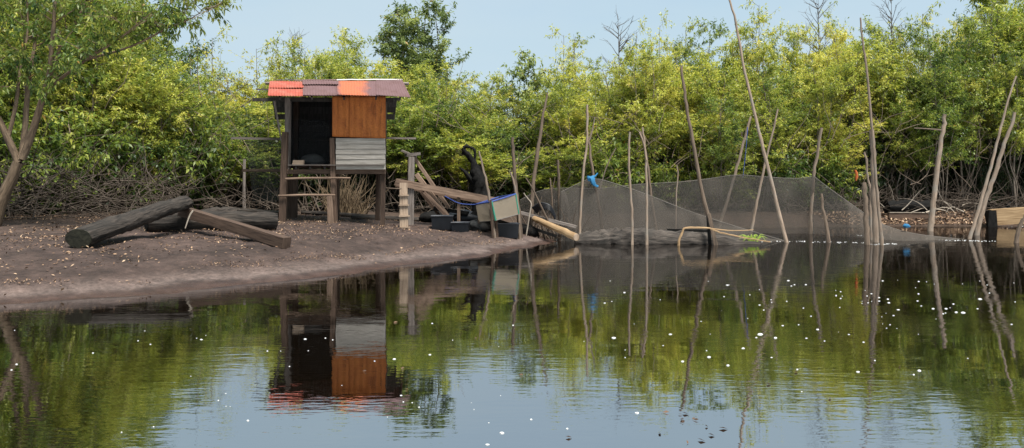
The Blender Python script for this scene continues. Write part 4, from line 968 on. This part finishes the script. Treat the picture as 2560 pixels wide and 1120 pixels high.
bare(2, 'bare twiggy treetop on the skyline left of the tall slim pole', 2045, -10, 43)
bare(3, 'thin bare tree on the skyline left of the hut roof', 735, 85, 40, 1.2, .7)
bare(4, 'bare treetop on the skyline right of the tall slim pole', 2228, -15, 43, 1.0, .9)
# shrubs along the foot of the thicket
def shrubs(x0, x1, step, dfun, smin, smax, label, group, kinds=None):
    px = x0
    while px < x1:
        p = px + tg.uniform(-.4, .4) * step; d = dfun(p) + tg.uniform(-.6, .6); x_ = (p - 1280) / F * d; s = tg.uniform(smin, smax)
        lb = label + ' ' + zone(p)
        plant('shrub', lb, 'shrub', 'shrubs: ' + lb, (kinds or SV)[tg.integers(len(kinds or SV))], x_, d, s, s * tg.uniform(.85, 1.2), tg.uniform(0, 6.28)); px += step
shrubs(-200, 430, 62, lambda p: front_d(p) + .2, .9, 1.5, 'low leafy shrub at the thicket foot', 'shrubs left of the hut')
shrubs(470, 1300, 80, lambda p: front_d(p) + 2.0, .8, 1.3, 'low shade-toned shrub at the thicket foot', 'shrubs behind the hut', SD)
shrubs(1300, 2180, 80, lambda p: front_d(p) + 1.2, .8, 1.4, 'low leafy shrub on the far bank', 'shrubs behind the net')
shrubs(2180, 2900, 110, lambda p: front_d(p) + 2.6, .8, 1.2, 'low shade-toned shrub at the bushes foot', 'shrubs on the right bank', SD)
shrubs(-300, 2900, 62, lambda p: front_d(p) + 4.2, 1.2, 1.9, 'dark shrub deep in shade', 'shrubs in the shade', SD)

# the near tree at the left edge
dN = 17.0; N_ = lambda x, y, q=0.0: P(x, y, dN + q)
b_ = np.array((N_(-22, 560)[0], dN, gz(N_(-22, 560)[0], dN)))
stems = [([b_ - (0, 0, .2), N_(0, 510), N_(25, 455), N_(46, 405)], [.15, .135, .12, .115]),
         ([N_(46, 408), N_(22, 352), N_(0, 305), N_(-40, 240, -.3), N_(-70, 120, -.6), N_(-90, -40, -.8), N_(-100, -160, -.8)], [.085, .078, .07, .06, .05, .035, .015]),
         ([N_(50, 402), N_(62, 330, .3), N_(68, 240, .5), N_(80, 150, .7), N_(95, 60, .9), N_(100, -60, 1.1), N_(110, -170, 1.2)], [.07, .062, .055, .045, .035, .025, .012]),
         ([N_(56, 398), N_(84, 320), N_(108, 240, -.2), N_(122, 190, -.3), N_(132, 90, -.5), N_(138, 0, -.6), N_(150, -150, -.7)], [.085, .075, .065, .055, .045, .03, .015]),
         ([N_(112, 230, -.2), N_(160, 190, -.6), N_(215, 150, -.9), N_(300, 95, -1.2), N_(380, 30, -1.3)], [.04, .033, .027, .02, .008]),
         ([N_(110, 236, -.2), N_(150, 120, .2), N_(185, 60, .4), N_(215, 0, .6), N_(235, -120, .8)], [.045, .038, .03, .025, .01]),
         ([N_(20, 345), N_(40, 260, .2), N_(50, 180, .5), N_(70, 70, .6), N_(60, -80, .6)], [.05, .04, .035, .025, .01]),
         ([N_(215, 150, -.9), N_(330, 115, -.6), N_(420, 70, -.4), N_(480, 45, -.3), N_(520, 15, -.2)], [.03, .024, .018, .012, .005]),
         ([N_(215, 0, .6), N_(300, -60, .4), N_(400, -90, .2), N_(480, -60, .1)], [.04, .03, .02, .008])]
stems = [([p - b_ for p in s], r) for s, r in stems]
NEAR = make_tree(200, 6, .34, .95, 0, 17, 6, 22, ln=.125, wd_=.042, leaf='leaf_near', stems=stems, bark='warmbark', up=.6, tmean=.55, droop=.8, sub=(.3, .6), prof=lambda t: .6 + .5 * t, odd=.006)
plant('forked_tree', 'near tree with a leaning forked trunk at the left edge of the bank', 'tree', None, NEAR, b_[0], b_[1], 1, 1, 0, b_[2], 0)

# ------------------------------------------------------------------ uncountable stuff
def stuff(o, label): o['kind'] = 'stuff'; o['label'] = label; return o
def brush(name, label, n, xr, dfun, hmax, ln, seed, m='twig', rad=.012, zl=0.0):
    g = np.random.default_rng(seed); q = MB()
    for i in range(n):
        px = g.uniform(*xr); d = dfun(px) + g.uniform(-1.1, 1.3); x_ = (px - 1280) / F * d
        a = g.uniform(0, 6.28); e = abs(g.normal(.35, .5)); dv = unit(np.array((np.cos(a), np.sin(a) * .7, e)))
        p = bend_path(g, (x_, d, gz(x_, d) + zl + g.uniform(0, hmax) ** 1.5), dv, g.uniform(.4, 1) * ln, 5, .20, -.05)
        p[:, 2] = np.maximum(p[:, 2], zg(p[:, 0], p[:, 1]) + .01)
        tube(q, p, np.linspace(rad * g.uniform(.6, 1.8), .003, 6), 4, 1, 0, False)
    b_ = np.vstack(q.v); b_ = b_[b_[:, 2].argmin()]
    return stuff(build(q, name, M[m], None, True), label)
brush('brushwood', 'tangle of dry grey brushwood under the left bushes', 520, (-150, 470), lambda p: front_d(p) - 2.6, 1.1, 2.2, 1)
brush('brushwood', 'dry stems and brushwood behind the hut', 200, (470, 1320), lambda p: front_d(p) - 1.2, .5, 2.0, 2)
brush('brushwood', 'dense tangle of dry branches under the right bank bushes', 420, (2120, 2750), lambda p: front_d(p) - .6, .8, 2.4, 3)
brush('brushwood', 'dry branches along the far bank behind the net', 220, (1320, 2140), lambda p: front_d(p) - .6, .6, 2.2, 4)
brush('pale_brushwood', 'bleached crooked dead branches above the black log', 16, (2210, 2420), lambda p: 34.6, .3, 1.6, 5, 'paletwig', .028, .35)
g = np.random.default_rng(61); q = MB()
for i in range(60):
    x_ = g.uniform(P(1300, 0, 23.5)[0], P(1440, 0, 23.5)[0]); d = g.uniform(22.8, 25.2); a = g.normal(0, .7); z0 = max(gz(x_, d), 0) - .05
    tube(q, bend_path(g, (x_, d, z0), unit(np.array((a, g.normal(0, .4), 1))), g.uniform(.4, 1.5), 4, .12, 0), np.linspace(g.uniform(.012, .035), .006, 5), 5, 1, 0, False)
stuff(build(q, 'driftwood_sticks', M['darkpole'], None, True), 'clutter of dark sticks in the shallows behind the pale yellow log')
g = np.random.default_rng(62); q = MB()
for i in range(150):
    x_ = P(g.normal(858, 26), 0, 27)[0]; d = g.uniform(26.6, 28); a = g.normal(0, .35)
    tube(q, bend_path(g, (x_, d, gz(x_, d) - .05), unit(np.array((a, g.normal(0, .2), 1))), g.uniform(.8, 1.7), 5, .10, -.06), np.linspace(g.uniform(.015, .03), .006, 6), 4, 1, 0, False)
stuff(build(q, 'dry_stalks', wood('tan_stalk', (.07, .046, .026), (.19, .135, .08), (40, 3), vary=.1), None, True), 'clump of tan dry stalks seen beneath the hut floor')
# upright bare stems in the shade of the thicket
g = np.random.default_rng(31); q = MB()
for i in range(420):
    px = g.uniform(-200, 2750); d = front_d(px) + g.uniform(-.4, 3.0); x_ = (px - 1280) / F * d; a = g.uniform(0, 6.28)
    tube(q, bend_path(g, (x_, d, gz(x_, d) - .05), unit(np.array((np.cos(a) * .55, np.sin(a) * .4, 1))), g.uniform(1.6, 3.6), 5, .10, .02), np.linspace(g.uniform(.015, .04), .006, 6), 5, 1, 0, False)
stuff(build(q, 'undergrowth_stems', M['twig'], None, True), 'thicket of bare upright stems in the shade under the trees')
# bleached twigs hanging in the foliage wall
g = np.random.default_rng(33); q = MB()
for i in range(260):
    px = g.uniform(100, 2600); d = front_d(px) + g.uniform(-1.2, .6); x_ = (px - 1280) / F * d; a = g.choice([-1, 1])
    tube(q, bend_path(g, (x_, d, g.uniform(1.6, 5.0)), unit(np.array((a * g.uniform(.2, 1), g.uniform(-.3, .3), g.uniform(.2, 1.2)))), g.uniform(.8, 2.8), 6, .16, .0), np.linspace(g.uniform(.008, .02), .004, 7), 4, 1, 0, False)
stuff(build(q, 'dry_twigs', M['pole'], None, True), 'pale dry twigs scattered through the foliage of the thicket')

# fallen leaves
def litter(n, xr, yr, accept, size, seed, name, label, tone=1.0):
    g = np.random.default_rng(seed); px = g.uniform(*xr, n); py = g.uniform(*yr, n)
    k = accept(px, py) > g.random(n); px = px[k]; py = py[k]; z = zg(px, py); k = z > .05; px, py, z = px[k], py[k], z[k]; m_ = len(px)
    a = g.uniform(0, 6.28, m_); t = g.normal(0, .35, m_); L_ = size * g.uniform(.5, 1.3, m_); W_ = L_ * g.uniform(.3, .55, m_)
    d = np.stack([np.cos(a) * np.cos(t), np.sin(a) * np.cos(t), np.sin(t)], -1); s = unit(np.cross(d, unit(g.normal(0, .35, (m_, 3)) + (0, 0, 1.0))))
    c = np.stack([px, py, z + .012 + np.abs(np.sin(t)) * L_ * .5], -1); up = np.array((0, 0, 1.0))
    v = np.stack([c - d * L_[:, None] * .5, c + s * W_[:, None] * .5 + up * .008, c + d * L_[:, None] * .5 + up * .01, c - s * W_[:, None] * .5 + up * .008], 1)
    ti = np.clip(g.beta(1.6, 1.5, m_), 0, 1)
    o = bpy.data.objects.new(name, quads_mesh(name, v - c[0], M['litter'], ti)); col.objects.link(o); o.location = c[0]
    return stuff(o, label)
def acc(x, y):
    s = shore_dist(x, y); n1 = vnoise(x * .9, y * .9, 21) + .5; n2 = vnoise(x * 2.5, y * 2.5, 22) + .5
    return np.clip((n1 * n2) ** 1.3 * 2.6, .02, 1) * np.clip((s - .7) / 2.4, .04, 1)
litter(42000, (-16, 1.5), (9, 27), acc, .058, 41, 'leaf_litter', 'pale dry leaves scattered over the mud bank')
litter(9000, (14, 26), (32.4, 36), lambda x, y: np.clip(.8 - .15 * (y - 33), 0, 1), .16, 42, 'leaf_litter', 'dry leaves strewn at the foot of the right bank')
def strand(x, y):
    s_ = shore_dist(x, y); return np.exp(-((s_ - .95 - .6 * vnoise(x * .7, y * .7, 31)) / .16) ** 2) * np.clip((vnoise(x * 1.6, y * 1.6, 33) + .15) * 4, 0, 1)
litter(90000, (-9, 1.4), (9.5, 24), strand, .04, 43, 'strandline_debris', 'dark flakes and leaf bits stranded along the water edge')
# clods and pebbles of dried mud
g = np.random.default_rng(44); V = []
g = np.random.default_rng(46); n = 26; fx = np.concatenate([g.normal(1735, 60, 12), g.uniform(900, 2500, n - 12)]); fy = np.concatenate([g.normal(1060, 25, 12), g.uniform(760, 1110, n - 12)])
c_ = np.array([P(x, y, wd(y)) for x, y in zip(fx, fy)]); c_[:, 2] = .004; a = g.uniform(0, 6.28, n); L_ = g.uniform(.012, .03, n)[:, None]
d_ = np.stack([np.cos(a), np.sin(a), 0 * a], -1); s_ = np.stack([-np.sin(a), np.cos(a), 0 * a], -1); u_ = np.array((0, 0, .012))
v_ = np.stack([c_ - d_ * L_, c_ + s_ * L_ * .35 + u_, c_ + d_ * L_ + u_ * .5, c_ - s_ * L_ * .35], 1)
o = bpy.data.objects.new('floating_leaves', quads_mesh('floating_leaves', v_ - c_[0], M['litter'], g.uniform(0, .5, n))); col.objects.link(o); o.location = c_[0]; stuff(o, 'a few brown leaves floating on the dark water')
# foam flecks
g = np.random.default_rng(51); q = MB()
def fleck(x_, y_, r_):
    n = 9; a = np.linspace(0, 2 * np.pi, n, endpoint=False); rr = r_ * g.uniform(.6, 1.2, n); k = g.uniform(.9, 1.7)
    o = np.stack([x_ + np.cos(a) * rr * k, y_ + np.sin(a) * rr, np.full(n, .001)], -1); i_ = np.stack([x_ + np.cos(a) * rr * k * .6, y_ + np.sin(a) * rr * .6, np.full(n, .001 + r_ * .45)], -1)
    V = np.vstack([o, i_, [[x_, y_, .001 + r_ * .6]]])
    f = [(j, (j + 1) % n, n + (j + 1) % n, n + j) for j in range(n)] + [(n + j, n + (j + 1) % n, 2 * n) for j in range(n)]
    q.add(V, f, V[:, :2])
big = [(1534, 845, 11), (1900, 836, 13), (1938, 845, 11), (1820, 914, 11), (1707, 904, 9), (1773, 893, 11), (1676, 836, 7), (1255, 1083, 13), (1075, 887, 7), (2298, 927, 12), (2284, 937, 8), (2449, 748, 10), (2407, 782, 11), (2390, 781, 9), (2365, 772, 8), (2333, 772, 8),
       (2222, 757, 8), (1593, 1033, 12), (1418, 1072, 9), (503, 849, 6), (232, 883, 6), (376, 861, 5), (41, 911, 7), (1328, 1049, 8), (304, 1081, 6), (620, 1052, 10), (986, 898, 8), (1218, 1112, 10), (2044, 824, 8), (1858, 871, 8), (2296, 735, 8), (1993, 924, 7), (2145, 930, 9), (832, 850, 6), (763, 848, 7)]
for x, y, r_ in big:
    p = P(x, y, wd(y)); fleck(p[0], p[1], r_ / F * p[1] * .38)
for i in range(95):
    x = g.normal(2150, 330); y = 700 + abs(g.normal(0, 95))
    if x < 1450 or x > 2700: continue
    p = P(x, y, wd(y)); fleck(p[0], p[1], g.uniform(.9, 2.4) / F * p[1])
for i in range(32):
    x = g.uniform(20, 1400); y = g.uniform(790, 1080); p = P(x, y, wd(y)); fleck(p[0], p[1], g.uniform(1.0, 2.4) / F * p[1])
for (x0, x1, y0, y1, n) in ((1925, 2175, 602, 608, 60), (2175, 2245, 611, 609, 30), (2345, 2490, 600, 603, 50), (1700, 1930, 606, 604, 60), (2520, 2560, 567, 566, 20), (2140, 2240, 588, 596, 18)):
    for i in range(n):
        t = g.random(); y = y0 + (y1 - y0) * t + g.normal(0, .7); p = P(x0 + (x1 - x0) * t, y, wd(y)); fleck(p[0], p[1], g.uniform(.5, 1.5) / F * p[1])
stuff(build(q, 'foam', M['foam'], None, True, base=(0, 12, 0)), 'white foam flecks floating on the dark water')
